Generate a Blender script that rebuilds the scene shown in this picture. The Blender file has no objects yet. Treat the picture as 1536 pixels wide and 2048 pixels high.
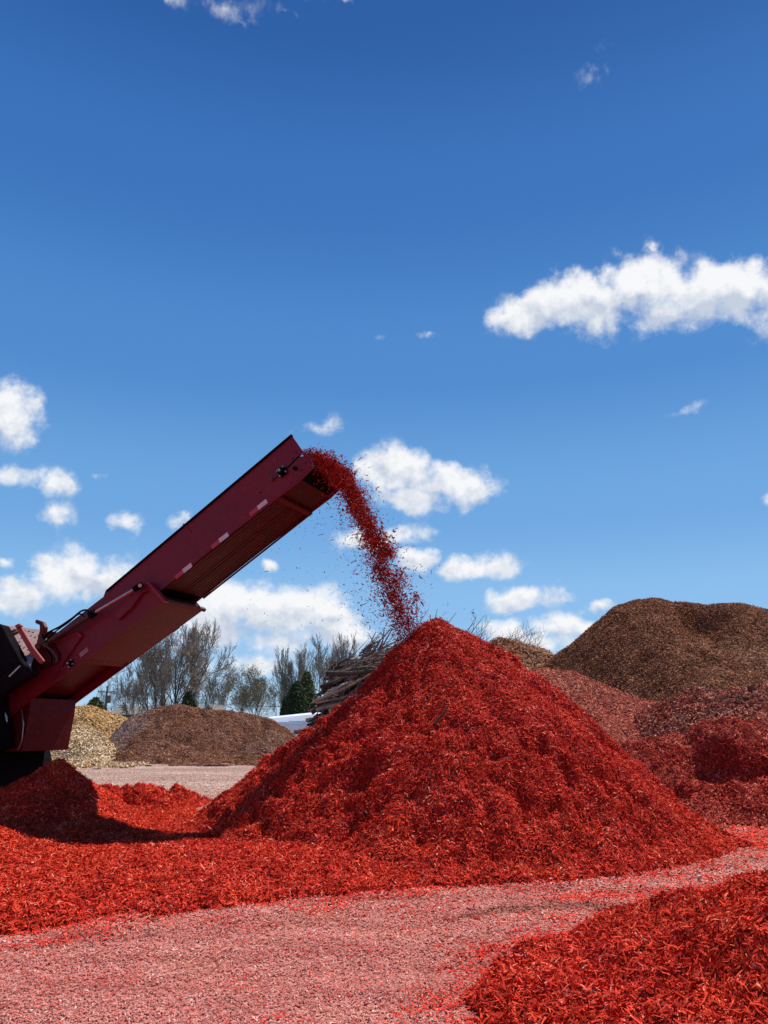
import bpy, math, random
import numpy as np
from mathutils import Vector, Matrix

random.seed(7)
R = math.radians
sc = bpy.context.scene
col = sc.collection

# ------------------------------------------------------------------ camera
FPX, PITCH, CAMZ = 1560.0, R(15.3), 1.6
CP, SP = math.cos(PITCH), math.sin(PITCH)
cam = bpy.data.cameras.new('camera')
cam.sensor_fit = 'VERTICAL'; cam.sensor_height = 24.0; cam.lens = 24.0 * FPX / 2048
cam.clip_start = 0.05; cam.clip_end = 6000
camo = bpy.data.objects.new('camera', cam); col.objects.link(camo)
camo.location = (0, 0, CAMZ); camo.rotation_euler = (math.pi / 2 + PITCH, 0, 0)
sc.camera = camo

def ray(px, py):
    xc, yc = (px - 768) / FPX, (1024 - py) / FPX
    return xc, CP - SP * yc, SP + CP * yc
def at(px, py, Y):
    """world point seen at a photo pixel, Y metres ahead of the camera"""
    x, y, z = ray(px, py); k = Y / y
    return Vector((x * k, Y, CAMZ + z * k))
def grd(px, py, z0=0.0):
    x, y, z = ray(px, py); k = (z0 - CAMZ) / z
    return Vector((x * k, y * k, z0))

# ------------------------------------------------------------------ tagging
def tag(o, label=None, cat=None, group=None, kind=None):
    if label: o['label'] = label
    if cat: o['category'] = cat
    if group: o['group'] = group
    if kind: o['kind'] = kind
    return o
def empty(name, loc=(0, 0, 0)):
    o = bpy.data.objects.new(name, None); col.objects.link(o); o.location = loc; o.empty_display_size = .2
    return o

# ------------------------------------------------------------------ mesh builder
class MB:
    def __init__(s): s.v = []; s.f = []
    def add(s, vs, fs):
        b = len(s.v); s.v += [tuple(v) for v in vs]; s.f += [tuple(i + b for i in f) for f in fs]; return s
    def prism(s, pts, vec):
        """closed outline (list of 3D points) pushed along vec"""
        n = len(pts); vec = Vector(vec)
        vs = [Vector(p) for p in pts] + [Vector(p) + vec for p in pts]
        return s.add(vs, [tuple(range(n)), tuple(range(2 * n - 1, n - 1, -1))] +
                     [(i, i + n, (i + 1) % n + n, (i + 1) % n) for i in range(n)])
    def box(s, c, a, b, h):
        """c centre, a/b/h half-extent vectors"""
        c, a, b, h = map(Vector, (c, a, b, h))
        return s.prism([c - a - b - h, c + a - b - h, c + a + b - h, c - a + b - h], 2 * h)
    def tube(s, pts, rad, n=8, cap=True):
        pts = [Vector(p) for p in pts]
        if not isinstance(rad, (list, tuple)): rad = [rad] * len(pts)
        vs = []; fs = []
        d0 = (pts[1] - pts[0]).normalized()
        ref = Vector((0, 0, 1)) if abs(d0.z) < .9 else Vector((1, 0, 0))
        for i, p in enumerate(pts):
            d = (pts[min(i + 1, len(pts) - 1)] - pts[max(i - 1, 0)])
            if d.length < 1e-9: d = d0
            d.normalize(); a = d.cross(ref)
            if a.length < 1e-4: a = d.orthogonal()
            a.normalize(); b = d.cross(a)
            for k in range(n):
                t = 2 * math.pi * k / n
                vs.append(p + (a * math.cos(t) + b * math.sin(t)) * rad[i])
        for i in range(len(pts) - 1):
            for k in range(n):
                fs.append((i * n + k, i * n + (k + 1) % n, (i + 1) * n + (k + 1) % n, (i + 1) * n + k))
        if cap: fs += [tuple(range(n - 1, -1, -1)), tuple(range((len(pts) - 1) * n, len(pts) * n))]
        return s.add(vs, fs)
    def build(s, name, mat, parent=None, bevel=0, smooth=False):
        me = bpy.data.meshes.new(name); me.from_pydata(s.v, [], s.f); me.validate()
        if mat: me.materials.append(mat)
        import bmesh
        bm = bmesh.new(); bm.from_mesh(me); bmesh.ops.recalc_face_normals(bm, faces=bm.faces)
        if bevel: bmesh.ops.bevel(bm, geom=list(bm.edges), offset=bevel, segments=2, affect='EDGES', clamp_overlap=True)
        bm.to_mesh(me); bm.free()
        if smooth: me.polygons.foreach_set('use_smooth', [True] * len(me.polygons))
        o = bpy.data.objects.new(name, me); col.objects.link(o)
        if parent:
            o.parent = parent
            M = Matrix.Translation(-Vector(world_loc(parent))); me.transform(M)
        return o
def world_loc(o):
    l = Vector((0, 0, 0))
    while o: l += Vector(o.location); o = o.parent
    return l

def np_mesh(name, V, F4, mats, attrs=None, parent=None, origin=None, smooth=None):
    me = bpy.data.meshes.new(name)
    V = np.asarray(V, np.float32)
    if origin is not None: V = V - np.asarray(origin, np.float32)
    F4 = np.asarray(F4, np.int32); nf = len(F4)
    me.vertices.add(len(V)); me.vertices.foreach_set('co', V.ravel())
    me.loops.add(nf * 4); me.loops.foreach_set('vertex_index', F4.ravel())
    me.polygons.add(nf); me.polygons.foreach_set('loop_start', np.arange(0, nf * 4, 4, dtype=np.int32))
    if smooth is not None: me.polygons.foreach_set('use_smooth', smooth)
    for m in mats: me.materials.append(m)
    for k, a in (attrs or {}).items():
        at_ = me.attributes.new(k, 'FLOAT', 'POINT'); at_.data.foreach_set('value', np.asarray(a, np.float32))
    me.update(calc_edges=True)
    o = bpy.data.objects.new(name, me); col.objects.link(o)
    if origin is not None: o.location = tuple(float(q) for q in origin)
    if parent: o.parent = parent
    return o

# ------------------------------------------------------------------ noise
def _h(ix, iy, seed):
    n = (ix.astype(np.int64) * 374761393 + iy.astype(np.int64) * 668265263 + seed * 974711) & 0xffffffff
    n = ((n ^ (n >> 13)) * 1274126177) & 0xffffffff
    n = ((n ^ (n >> 16)) * 2246822519) & 0xffffffff
    return ((n ^ (n >> 15)) & 0xffff) / 65535.0 * 2 * math.pi
def perlin(x, y, seed=0):
    ix, iy = np.floor(x), np.floor(y); fx, fy = x - ix, y - iy
    def g(dx, dy):
        a = _h(ix + dx, iy + dy, seed); return np.cos(a) * (fx - dx) + np.sin(a) * (fy - dy)
    u = fx * fx * fx * (fx * (fx * 6 - 15) + 10); v = fy * fy * fy * (fy * (fy * 6 - 15) + 10)
    a = g(0, 0) + u * (g(1, 0) - g(0, 0)); b = g(0, 1) + u * (g(1, 1) - g(0, 1))
    return (a + v * (b - a)) * 1.4
def fbm(x, y, sc_, seed=0, oct=4, gain=.5):
    t = 0; a = 1; s = 1 / sc_
    for i in range(oct):
        t = t + a * perlin(x * s + 17.3 * i, y * s - 9.1 * i, seed + i); a *= gain; s *= 2.03
    return t
def sstep(a, b, x):
    t = np.clip((x - a) / (b - a), 0, 1); return t * t * (3 - 2 * t)
def soft(x, k):   # smooth max(x,0)
    return k * np.logaddexp(0, x / k)
def interp(x, pts):
    pts = sorted(pts); return np.interp(x, [p[0] for p in pts], [p[1] for p in pts])

# ------------------------------------------------------------------ materials
def newmat(name):
    m = bpy.data.materials.new(name); m.use_nodes = True
    nt = m.node_tree; b = nt.nodes['Principled BSDF']; return m, nt, b
def ramp(nt, stops, interp_='LINEAR'):
    r = nt.nodes.new('ShaderNodeValToRGB'); r.color_ramp.interpolation = interp_
    e = r.color_ramp.elements
    while len(e) < len(stops): e.new(.5)
    for i, (p, c) in enumerate(stops): e[i].position = p; e[i].color = (*c, 1)
    return r
def noise(nt, scale, detail=4, rough=.55, vec=None, mapscale=None, coord='Object'):
    n = nt.nodes.new('ShaderNodeTexNoise'); n.inputs['Scale'].default_value = scale
    n.inputs['Detail'].default_value = detail; n.inputs['Roughness'].default_value = rough
    g = nt.nodes.new('ShaderNodeNewGeometry') if coord == 'World' else nt.nodes.new('ShaderNodeTexCoord')
    src = g.outputs['Position'] if coord == 'World' else g.outputs[coord]
    if mapscale:
        mp = nt.nodes.new('ShaderNodeMapping'); mp.inputs['Scale'].default_value = mapscale
        nt.links.new(src, mp.inputs['Vector']); src = mp.outputs[0]
    nt.links.new(src, n.inputs['Vector']); return n
def mixc(nt, f, a, b, mode='MIX'):
    m = nt.nodes.new('ShaderNodeMix'); m.data_type = 'RGBA'; m.blend_type = mode
    for s, v in ((m.inputs[0], f), (m.inputs[6], a), (m.inputs[7], b)):
        if hasattr(v, 'links') or isinstance(v, bpy.types.NodeSocket): nt.links.new(v, s)
        elif isinstance(v, tuple): s.default_value = (*v, 1)
        else: s.default_value = v
    return m.outputs[2]
def mapr(nt, v, a, b, c=0, d=1):
    m = nt.nodes.new('ShaderNodeMapRange'); nt.links.new(v, m.inputs[0])
    m.inputs[1].default_value = a; m.inputs[2].default_value = b; m.inputs[3].default_value = c; m.inputs[4].default_value = d
    return m.outputs[0]

def mulch_mat(name, stops, alt=None, patch=1.2, rough=.85, spec=.08, fine=30, fine_amt=.35):
    """per-chip colour from the 'rnd' attribute, wide colour patches from world-space noise"""
    m, nt, b = newmat(name)
    a = nt.nodes.new('ShaderNodeAttribute'); a.attribute_name = 'rnd'
    n0 = noise(nt, fine, 3, .6, coord='World')
    ad = nt.nodes.new('ShaderNodeMath'); ad.operation = 'MULTIPLY_ADD'
    nt.links.new(mapr(nt, n0.outputs[0], .3, .7, -1, 1), ad.inputs[0]); ad.inputs[1].default_value = fine_amt * .5
    nt.links.new(a.outputs['Fac'], ad.inputs[2])
    r = ramp(nt, stops); nt.links.new(ad.outputs[0], r.inputs[0]); c = r.outputs[0]
    if alt:
        r2 = ramp(nt, alt); nt.links.new(ad.outputs[0], r2.inputs[0])
        n = noise(nt, patch, 4, .6, coord='World')
        ph = nt.nodes.new('ShaderNodeAttribute'); ph.attribute_name = 'mixv'
        s = nt.nodes.new('ShaderNodeMath'); s.operation = 'ADD'; s.use_clamp = True
        nt.links.new(mapr(nt, n.outputs[0], .38, .62, -.3, .3), s.inputs[0]); nt.links.new(ph.outputs['Fac'], s.inputs[1])
        c = mixc(nt, s.outputs[0], c, r2.outputs[0])
    nt.links.new(c, b.inputs['Base Color'])
    b.inputs['Roughness'].default_value = rough; b.inputs['Specular IOR Level'].default_value = spec
    return m

RED = [(0, (0.1155, 0.006, 0.004)), (0.25, (0.315, 0.013, 0.008)), (0.5, (0.546, 0.026, 0.015)), (0.78, (0.735, 0.048, 0.027)), (0.93, (0.819, 0.13, 0.08)), (1, (0.861, 0.34, 0.25))]
ORANGE = [(0, (.13, .007, .003)), (.25, (.36, .018, .007)), (.5, (.62, .040, .014)), (.8, (.78, .075, .028)), (.95, (.82, .17, .08)), (1, (.85, .36, .22))]
MAROON = [(0, (0.0715, 0.0084, 0.0054)), (0.3, (0.2574, 0.0192, 0.0117)), (0.6, (0.4862, 0.0408, 0.0234)), (0.85, (0.715, 0.09, 0.0522)), (1, (0.88, 0.324, 0.189))]
MAUVE = [(0, (0.0956, 0.0194, 0.0119)), (0.3, (0.2869, 0.0562, 0.0341)), (0.6, (0.4782, 0.0994, 0.0617)), (0.85, (0.6559, 0.1728, 0.1029)), (1, (0.88, 0.4536, 0.269))]
BROWN = [(0, (0.0511, 0.0174, 0.0077)), (0.3, (0.1619, 0.0561, 0.0242)), (0.6, (0.2982, 0.1096, 0.0505)), (0.85, (0.443, 0.1803, 0.0878)), (1, (0.7157, 0.3473, 0.1866))]
TAN = [(0, (0.0605, 0.025, 0.0121)), (0.3, (0.2016, 0.0885, 0.0421)), (0.6, (0.3763, 0.176, 0.0863)), (0.85, (0.5376, 0.2724, 0.1406)), (1, (0.7392, 0.4313, 0.2438))]
CREAM = [(0, (0.1797, 0.1109, 0.0512)), (0.3, (0.5167, 0.3485, 0.1824)), (0.6, (0.7638, 0.5491, 0.3192)), (0.85, (0.88, 0.6864, 0.4332)), (1, (0.88, 0.8131, 0.627))]
GOLD = [(0, (.14, .075, .025)), (.3, (.42, .235, .085)), (.6, (.62, .37, .15)), (.85, (.72, .47, .21)), (1, (.80, .6, .34))]
GREYP = [(0, (.07, .045, .038)), (.3, (.21, .135, .115)), (.6, (.34, .23, .195)), (.85, (.50, .37, .31)), (1, (.70, .58, .5))]
PINK = [(0, (0.144, 0.0301, 0.0232)), (0.22, (0.36, 0.0903, 0.0705)), (0.5, (0.504, 0.1591, 0.1247)), (0.8, (0.612, 0.2494, 0.2021)), (0.95, (0.666, 0.3612, 0.301)), (1, (0.72, 0.5504, 0.473))]
DUST = [(0, (0.0885, 0.0273, 0.0154)), (0.3, (0.253, 0.084, 0.0501)), (0.6, (0.4554, 0.1575, 0.0953)), (0.85, (0.6578, 0.273, 0.1696)), (1, (0.88, 0.546, 0.3553))]
M = {}
M['red'] = mulch_mat('red_mulch', RED, ORANGE)
M['maroon'] = mulch_mat('maroon_mulch', MAROON, MAUVE, .8)
M['mauve'] = mulch_mat('faded_mulch', MAUVE, DUST, .5)
M['brown'] = mulch_mat('brown_mulch', BROWN, TAN, .25, fine=14)
M['brown2'] = mulch_mat('brown_grey_mulch', [(p, (c[0] * .92, c[1] * 1.02, c[2] * 1.22)) for p, c in BROWN], GREYP, .4, fine=14)
M['cream'] = mulch_mat('pale_wood_chips', CREAM, GREYP, .5, fine=14)
M['gold'] = mulch_mat('golden_wood_chips', GOLD, TAN, .4, fine=14)
M['pink'] = mulch_mat('pink_chips', PINK, DUST, .9)
M['fall'] = mulch_mat('falling_red_mulch', [(0, (.10, .006, .005)), (.3, (.26, .013, .010)), (.7, (.46, .03, .02)), (1, (.62, .10, .07))])

def simple(name, c, rough=.5, metal=0, spec=.5, var=.0, vscale=3, bump=0, bscale=40, mapscale=None, c2=None):
    m, nt, b = newmat(name)
    b.inputs['Roughness'].default_value = rough; b.inputs['Metallic'].default_value = metal
    b.inputs['Specular IOR Level'].default_value = spec
    if var or c2:
        n = noise(nt, vscale, 6, .65, mapscale=mapscale)
        c2_ = c2 or tuple(q * (1 - var) for q in c)
        nt.links.new(mixc(nt, mapr(nt, n.outputs[0], .35, .65), c, c2_), b.inputs['Base Color'])
        nt.links.new(mapr(nt, n.outputs[0], .3, .7, rough - .1, min(1, rough + .15)), b.inputs['Roughness'])
    else: b.inputs['Base Color'].default_value = (*c, 1)
    if bump:
        n = noise(nt, bscale, 5, .6, mapscale=mapscale); bp = nt.nodes.new('ShaderNodeBump')
        bp.inputs['Strength'].default_value = bump; bp.inputs['Distance'].default_value = .02
        nt.links.new(n.outputs[0], bp.inputs['Height']); nt.links.new(bp.outputs[0], b.inputs['Normal'])
    return m

# ------------------------------------------------------------------ chips on height fields
CAMP = np.array([0, 0, CAMZ])
def chips_geo(P, N, L, Wd, rng, tilt=.35, upfac=0):
    n = len(P)
    r = rng.normal(size=(n, 3)); d = r - (r * N).sum(1)[:, None] * N
    d /= np.linalg.norm(d, axis=1)[:, None] + 1e-9
    d = d + N * (rng.normal(size=(n, 1)) * tilt); d /= np.linalg.norm(d, axis=1)[:, None]
    nn = N + rng.normal(size=(n, 3)) * tilt
    s = np.cross(d, nn); s /= np.linalg.norm(s, axis=1)[:, None] + 1e-9
    up = np.cross(s, d)
    Lh = (L * (.45 + rng.gamma(3., .22, size=n)))[:, None] * .5 if np.ndim(L) else (L * (.45 + rng.gamma(3., .22, size=n)))[:, None] * .5
    Wh = (Wd * (.5 + rng.random(n)))[:, None] * .5
    bend = Lh * rng.normal(size=(n, 1)) * .28; sb = Lh * rng.normal(size=(n, 1)) * .15
    V = np.empty((n, 6, 3), np.float32)
    V[:, 0] = P - d * Lh - s * Wh * .6; V[:, 1] = P - d * Lh + s * Wh * .6
    mid = P + up * bend + s * sb
    V[:, 2] = mid - s * Wh; V[:, 3] = mid + s * Wh
    V[:, 4] = P + d * Lh - s * Wh * .35; V[:, 5] = P + d * Lh + s * Wh * .35
    b = (np.arange(n) * 6)[:, None]
    F = np.concatenate([b + np.array([[0, 1, 3, 2]]), b + np.array([[2, 3, 5, 4]])], 0)
    return V.reshape(-1, 3), F

def in_view(P, mx=360, my=240):
    Y, Z = P[:, 1], P[:, 2] - CAMZ
    zc = Y * CP + Z * SP; yc = -Y * SP + Z * CP
    u = 768 + P[:, 0] / zc * FPX; v = 1024 - yc / zc * FPX
    return (zc > .3) & (u > -mx) & (u < 1536 + mx) & (v > -my) & (v < 2048 + my)

def pile(name, x0, x1, y0, y1, res, hf, mat, n, L, Wd, seed, tilt=.35, zmin=-.04, dens=None, mixf=None, lift=.5, floor_cut=-.03, parent=None, view=(360, 240)):
    rng = np.random.default_rng(seed)
    xs = np.arange(x0, x1 + res * .5, res); ys = np.arange(y0, y1 + res * .5, res)
    X, Y = np.meshgrid(xs, ys); H = hf(X, Y)
    nx, ny = len(xs), len(ys)
    V = np.stack([X, Y, np.maximum(H, zmin)], -1).reshape(-1, 3)
    i = np.arange(nx * ny).reshape(ny, nx)
    F = np.stack([i[:-1, :-1], i[:-1, 1:], i[1:, 1:], i[1:, :-1]], -1).reshape(-1, 4)
    keep = (H.reshape(-1)[F] > floor_cut).any(1); F = F[keep]
    used = np.zeros(len(V), bool); used[F.ravel()] = True
    idx = np.cumsum(used) - 1; V = V[used]; F = idx[F]
    # gradients for sampling
    gy, gx = np.gradient(H, res)
    def bil(A, x, y):
        fx = np.clip((x - x0) / res, 0, nx - 1.001); fy = np.clip((y - y0) / res, 0, ny - 1.001)
        a = fx.astype(int); b = fy.astype(int); u = fx - a; v = fy - b
        return (A[b, a] * (1 - u) + A[b, a + 1] * u) * (1 - v) + (A[b + 1, a] * (1 - u) + A[b + 1, a + 1] * u) * v
    Ps = []; Ns = []; got = 0; it = 0
    while got < n and it < 60:
        it += 1; k = max(n, 20000)
        x = rng.uniform(x0, x1, k); y = rng.uniform(y0, y1, k)
        h = bil(H, x, y); a = bil(gx, x, y); b = bil(gy, x, y)
        ar = np.sqrt(1 + a * a + b * b); N = np.stack([-a, -b, np.ones_like(a)], 1) / ar[:, None]
        P = np.stack([x, y, h], 1); vdir = CAMP - P; dist = np.linalg.norm(vdir, axis=1)
        ok = (N * vdir).sum(1) / dist > -.25
        ok &= in_view(P, *view) & (h > -.027)
        ok &= rng.random(k) < ar / 2.5
        if dens is not None: ok &= rng.random(k) < dens(x, y, h)
        Ps.append(P[ok]); Ns.append(N[ok]); got += ok.sum()
    P = np.concatenate(Ps)[:n]; N = np.concatenate(Ns)[:n]
    P = P + N * (rng.random((len(P), 1)) ** 1.5 * lift * L)
    Vc, Fc = chips_geo(P, N, L, Wd, rng, tilt)
    rb = np.clip(.28 + .12 * rng.normal(size=len(V)), 0, 1)
    rc = np.repeat(np.clip(rng.beta(2.2, 2.2, len(P)) + (rng.random(len(P)) < .012) * .5 + .16 * fbm(P[:, 0], P[:, 1], max(.5, L * 7), seed + 900, 3), 0, 1), 6)
    VV = np.concatenate([V, Vc]); FF = np.concatenate([F, Fc + len(V)])
    mx = mixf(VV[:, 0], VV[:, 1], VV[:, 2]) if mixf else np.zeros(len(VV))
    sm = np.zeros(len(FF), bool); sm[:len(F)] = True
    cx = (V[:, 0].min() + V[:, 0].max()) / 2; cy = (V[:, 1].min() + V[:, 1].max()) / 2
    return np_mesh(name, VV, FF, [mat], {'rnd': np.concatenate([rb, rc]), 'mixv': mx}, origin=(cx, cy, 0), parent=parent, smooth=sm)

# ---------- main red pile with its spread to the left
PK = at(875, 1240, 13.4)
front_edge = [(-9, 7.6)] + [tuple(grd(px, py)[:2]) for px, py in
              ((-60, 1868), (0, 1852), (150, 1832), (300, 1818), (450, 1800), (600, 1785), (860, 1768), (1000, 1755), (1150, 1748), (1300, 1738), (1400, 1718), (1475, 1690))]
back_edge = [(-9, 15.2), (-6, 15.4), (-4.4, 15.6), (-3.6, 15.6), (-3.0, 15.2), (-2.4, 15.0), (0, 17), (4, 17)]
LPROF = [(0, 0), (.3, .25), (.6, .58), (.9, 1.05), (1.2, 1.4), (1.5, 1.6), (1.8, 1.82), (2.4, 2.22), (3, 2.8), (3.8, 3.5), (4.2, 3.9), (9, 8.3)]
RPROF = [(0, 0), (.6, .48), (1.2, .98), (1.8, 1.45), (2.4, 1.98), (2.7, 2.28), (3, 2.55), (3.4, 2.85), (3.8, 3.12), (4.2, 3.42), (9, 7.7)]
def h_main(x, y):
    wx = x + .18 * fbm(x, y, 1.6, 5, 3); wy = y + .18 * fbm(x, y, 1.6, 9, 3)
    dx, dy = wx - PK.x, wy - PK.y
    th = np.arctan2(dy, dx)
    r = np.hypot(dx, dy * 1.0)
    rn = r * (1 + .05 * np.sin(th * 3 + 1.0) + .07 * fbm(th * 1.5 + 30, r * .15, 1, 3, 3))
    rs = np.sqrt(rn * rn + .16 ** 2) - .16
    def prof(q): return np.interp(rs, [p[0] for p in q], [p[1] for p in q])
    d0 = rs * .80 + .10 * sstep(0, 1.2, rs); dL = prof(LPROF); dR = prof(RPROF)
    wL = sstep(-.02, .62, -dx / (r + .05)); wR = sstep(-.02, .62, dx / (r + .05))
    cone = PK.z - .08 - (d0 * (1 - wL - wR) + dL * wL + dR * wR)
    ruff = sstep(.15, 1.2, r)
    lp = sstep(.5, -1.6, x) * .9 + .35
    c = cone + ruff * (.12 * fbm(x, y, .9, 21, 3) - .27 * sstep(.18, .34, fbm(x, y, .42, 40, 3)) * lp * sstep(-.2, .3, fbm(x, y, 1.8, 44, 2)) - .15 * sstep(.22, .36, fbm(x, y, .24, 49, 2)) * lp + .06 * sstep(.1, .5, fbm(x, y, .3, 47, 2)) * lp)
    c = soft(c, .09)
    fe = interp(x, front_edge) + .22 * fbm(x, y * .5, .9, 60, 4) + .13 * fbm(x, y, .3, 62, 2); be = interp(x, back_edge) + .25 * fbm(x, y, .8, 61, 3)
    dF, dB = y - fe, be - y
    lay = np.where((dF > 0) & (dB > 0) & (x < 4.6), 1, 0) * sstep(0, 1.6, dF) ** .7 * sstep(0, .8, dB)
    inside = sstep(-.02, .12, np.minimum(np.minimum(dF, dB), 4.7 - x))
    field = lay * (.11 + .05 * fbm(x, y, 1.3, 70, 4) + .05 * sstep(-3, -6, x)) * sstep(4.6, 3.2, x)
    tot = np.maximum(c, 0) + field + .010
    lim = dF * .42 + np.maximum(dF, 0) ** 2 * .3; lim = np.minimum(np.minimum(lim, dB * .8 + np.maximum(dB, 0) ** 2 * .4), (5.1 - x) * .6 + np.maximum(5.1 - x, 0) ** 2 * .3) + .02
    tot = np.where(lim < tot + .2, -.02 * np.logaddexp(-lim / .02, -tot / .02), tot)
    return np.where(lim > 0, tot + sstep(0, .3, lim) * .02 * fbm(x, y, .16, 33, 3), -.05)
def mix_main(x, y, z):
    return np.clip(.32 + .65 * sstep(-1.2, -5, x) + .25 * sstep(1.2, .1, z) + .25 * sstep(3.4, 5.2, x) - .1, 0, 1) * .9
pm = pile('red_mulch_pile', -9, 5.6, 6.6, 18.6, .05, h_main, M['red'], 330000, .058, .0125, 1, tilt=.45, mixf=mix_main, lift=.45,
          dens=lambda x, y, h: np.where(y > PK.y + 1.5, .4, 1.0))
tag(pm, 'tall cone of bright red mulch directly below the falling stream', 'mulch pile')

# ---------- heap under the conveyor
HP = at(127, 1518, 14.0)
def h_heap(x, y):
    dx, dy = x - HP.x, y - HP.y
    r = np.hypot(dx * np.where(dx > 0, 1.30, .80), dy * .8) + .10 * fbm(x, y, .8, 12, 3)
    c = HP.z + .02 - (np.sqrt(r * r + .006) - .077) * .70
    dx2, dy2 = x + 7.2, y - 12.2
    b2 = .62 - np.hypot(dx2 * .8, dy2) * .42
    c = np.maximum(c, b2) + .06 * fbm(x, y, .45, 14, 3) - .06 * sstep(.2, .7, fbm(x, y, .3, 15, 3))
    return soft(c, .06) - .05
hp = pile('red_mulch_heap', -9.5, -2.0, 10, 18, .05, h_heap, M['red'], 50000, .06, .014, 2, mixf=lambda x, y, z: np.full_like(x, .75))
tag(hp, 'low red mulch heap lying in the shadow under the conveyor', 'mulch heap')

# ---------- clumpy ridge behind
RB = at(280, 1584, 17)
def h_clump(x, y):
    cr = interp(x, [(at(140, 1600, 17).x, .0), (at(180, 1586, 17).x, .22), (at(240, 1580, 17).x, .36), (at(330, 1584, 17).x, .34), (at(375, 1600, 17).x, .14), (at(400, 1612, 17).x, .0)])
    d = np.abs(y - 16.6 - .2 * fbm(x, y, 1, 81, 2))
    c = cr * sstep(1.5, .2, d) + .24 * fbm(x, y, .36, 82, 3) * sstep(0, .15, cr) - .16 * sstep(.15, .5, fbm(x, y, .25, 84, 2)) * sstep(0, .15, cr) - .05 * (cr <= 0)
    return np.where(cr > .01, c, -.05)
cr = pile('red_mulch_mound', -8, -3.2, 14.6, 18.4, .045, h_clump, M['red'], 16000, .06, .016, 3, mixf=lambda x, y, z: np.full_like(x, .5))
tag(cr, 'long low lumpy ridge of red mulch behind the shaded heap', 'mulch mound')

# ---------- right foreground pile
def h_fore(x, y):
    dx, dy = x - 4.3, y - 5.3
    th = np.arctan2(dy, dx)
    rr = 3.33 + .13 * fbm(x, y, .28, 95, 3) + .22 * np.sin(th * 2.0 + .5) + .28 * fbm(x, y, 1.1, 91, 4) + .2 * np.exp(-((x - .7) ** 2 + (y - 4.9) ** 2) / .3)
    r = np.hypot(dx, dy)
    q = np.maximum(rr - r, 0); c = np.where(rr > r, .40 * q * (q + .06) / (q + .45), (rr - r) * .3) - .08 * sstep(.15, .7, fbm(x, y, .34, 92, 3)) * sstep(.1, .9, rr - r) + .05 * fbm(x, y, .6, 93, 3) * sstep(0, .6, rr - r)
    return np.minimum(c, 1.5) + .012 * fbm(x, y, .12, 94, 2)
fp = pile('red_mulch_bank', .1, 7.5, 2.6, 9.6, .03, h_fore, M['red'], 230000, .062, .0105, 4, tilt=.5, mixf=lambda x, y, z: np.full_like(x, .6), lift=.6, view=(1500, 900))
tag(fp, 'near red mulch bank sloping down onto the pink ground at the bottom right corner', 'mulch bank')

# ---------- ridge type piles
def ridge(pts, Yr, s_front, s_back=.6, k=.15, base=0):
    P = sorted([(at(px, py, Yr).x, at(px, py, Yr).z) for px, py in pts])
    def f(x, y, amp=.15, sc_=2, seed=0, sharp=.25):
        dy = y - (Yr + .4 * fbm(x, x * 0 + 3, 4, seed + 7, 2))
        cr = interp(x, P)
        d = np.sqrt(dy * dy + sharp ** 2) - sharp
        return soft(cr - d * np.where(dy < 0, s_front, s_back), k) - k * .3 + base + amp * fbm(x, y, sc_, seed, 4)
    return f
# maroon pile right middle
f_mar = ridge([(1060, 1560), (1140, 1500), (1200, 1479), (1300, 1474), (1362, 1470), (1385, 1447), (1420, 1436), (1455, 1433), (1500, 1440), (1536, 1446), (1620, 1450), (1800, 1470)], 17.0, .62)
def h_mar(x, y):
    h = f_mar(x, y, .07, .9, 101)
    def scoop(px, py, Y, sx, sy, a):
        c = at(px, py, Y); return a * sstep(1, .35, np.sqrt(((x - c.x - .15 * fbm(x, y, .7, 131, 2)) / sx) ** 2 + ((y - c.y) / sy) ** 2))
    h = h - scoop(1410, 1500, 15.9, .62, .55, .45) - scoop(1470, 1530, 15.5, .75, .45, .36) - scoop(1340, 1555, 15.2, .45, .35, .2) - scoop(1520, 1545, 15.4, .4, .35, .28)
    h = h + .10 * fbm(x, y, .5, 104, 3) * sstep(.1, .8, h) - .09 * sstep(.1, .6, fbm(x, y, .4, 105, 3)) * sstep(.2, .8, h)
    return h
mp = pile('maroon_mulch_pile', 3.0, 11.5, 12.6, 20, .06, h_mar, M['maroon'], 90000, .075, .017, 5, tilt=.45,
          mixf=lambda x, y, z: .3 + .3 * sstep(.5, 0, z))
tag(mp, 'dark maroon mulch pile with hollowed steep faces beside the tall red cone', 'mulch pile')
# mauve bank
f_mau = ridge([(900, 1345), (1000, 1338), (1085, 1337), (1150, 1345), (1210, 1369), (1270, 1394), (1312, 1404), (1350, 1400), (1420, 1420), (1536, 1470), (1700, 1540)], 25, .60)
mb = pile('faded_mulch_pile', .5, 17, 17, 29, .12, lambda x, y: f_mau(x, y, .10, 1.6, 201) , M['mauve'], 60000, .10, .026, 6, mixf=lambda x, y, z: np.full_like(x, .12) + .3 * sstep(8.3, 9, x))
tag(mb, 'faded mauve red mulch pile between the red cone and the big brown hill', 'mulch pile')
f_deb = ridge([(1230, 1470), (1270, 1440), (1310, 1408), (1345, 1393), (1390, 1384), (1450, 1381), (1500, 1376), (1536, 1374), (1640, 1370), (1800, 1385)], 23.4, .55)
db = pile('rubble_mulch_bank', 6.5, 18, 15.5, 27, .10, lambda x, y: f_deb(x, y, .16, 1.0, 211) + .08 * fbm(x, y, .4, 212, 2), M['mauve'], 60000, .105, .034, 7, tilt=.6,
          mixf=lambda x, y, z: np.full_like(x, .6), lift=.7)
tag(db, 'rough bank of dusty mulch strewn with stony chunks below the brown hill', 'mulch bank')
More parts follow.
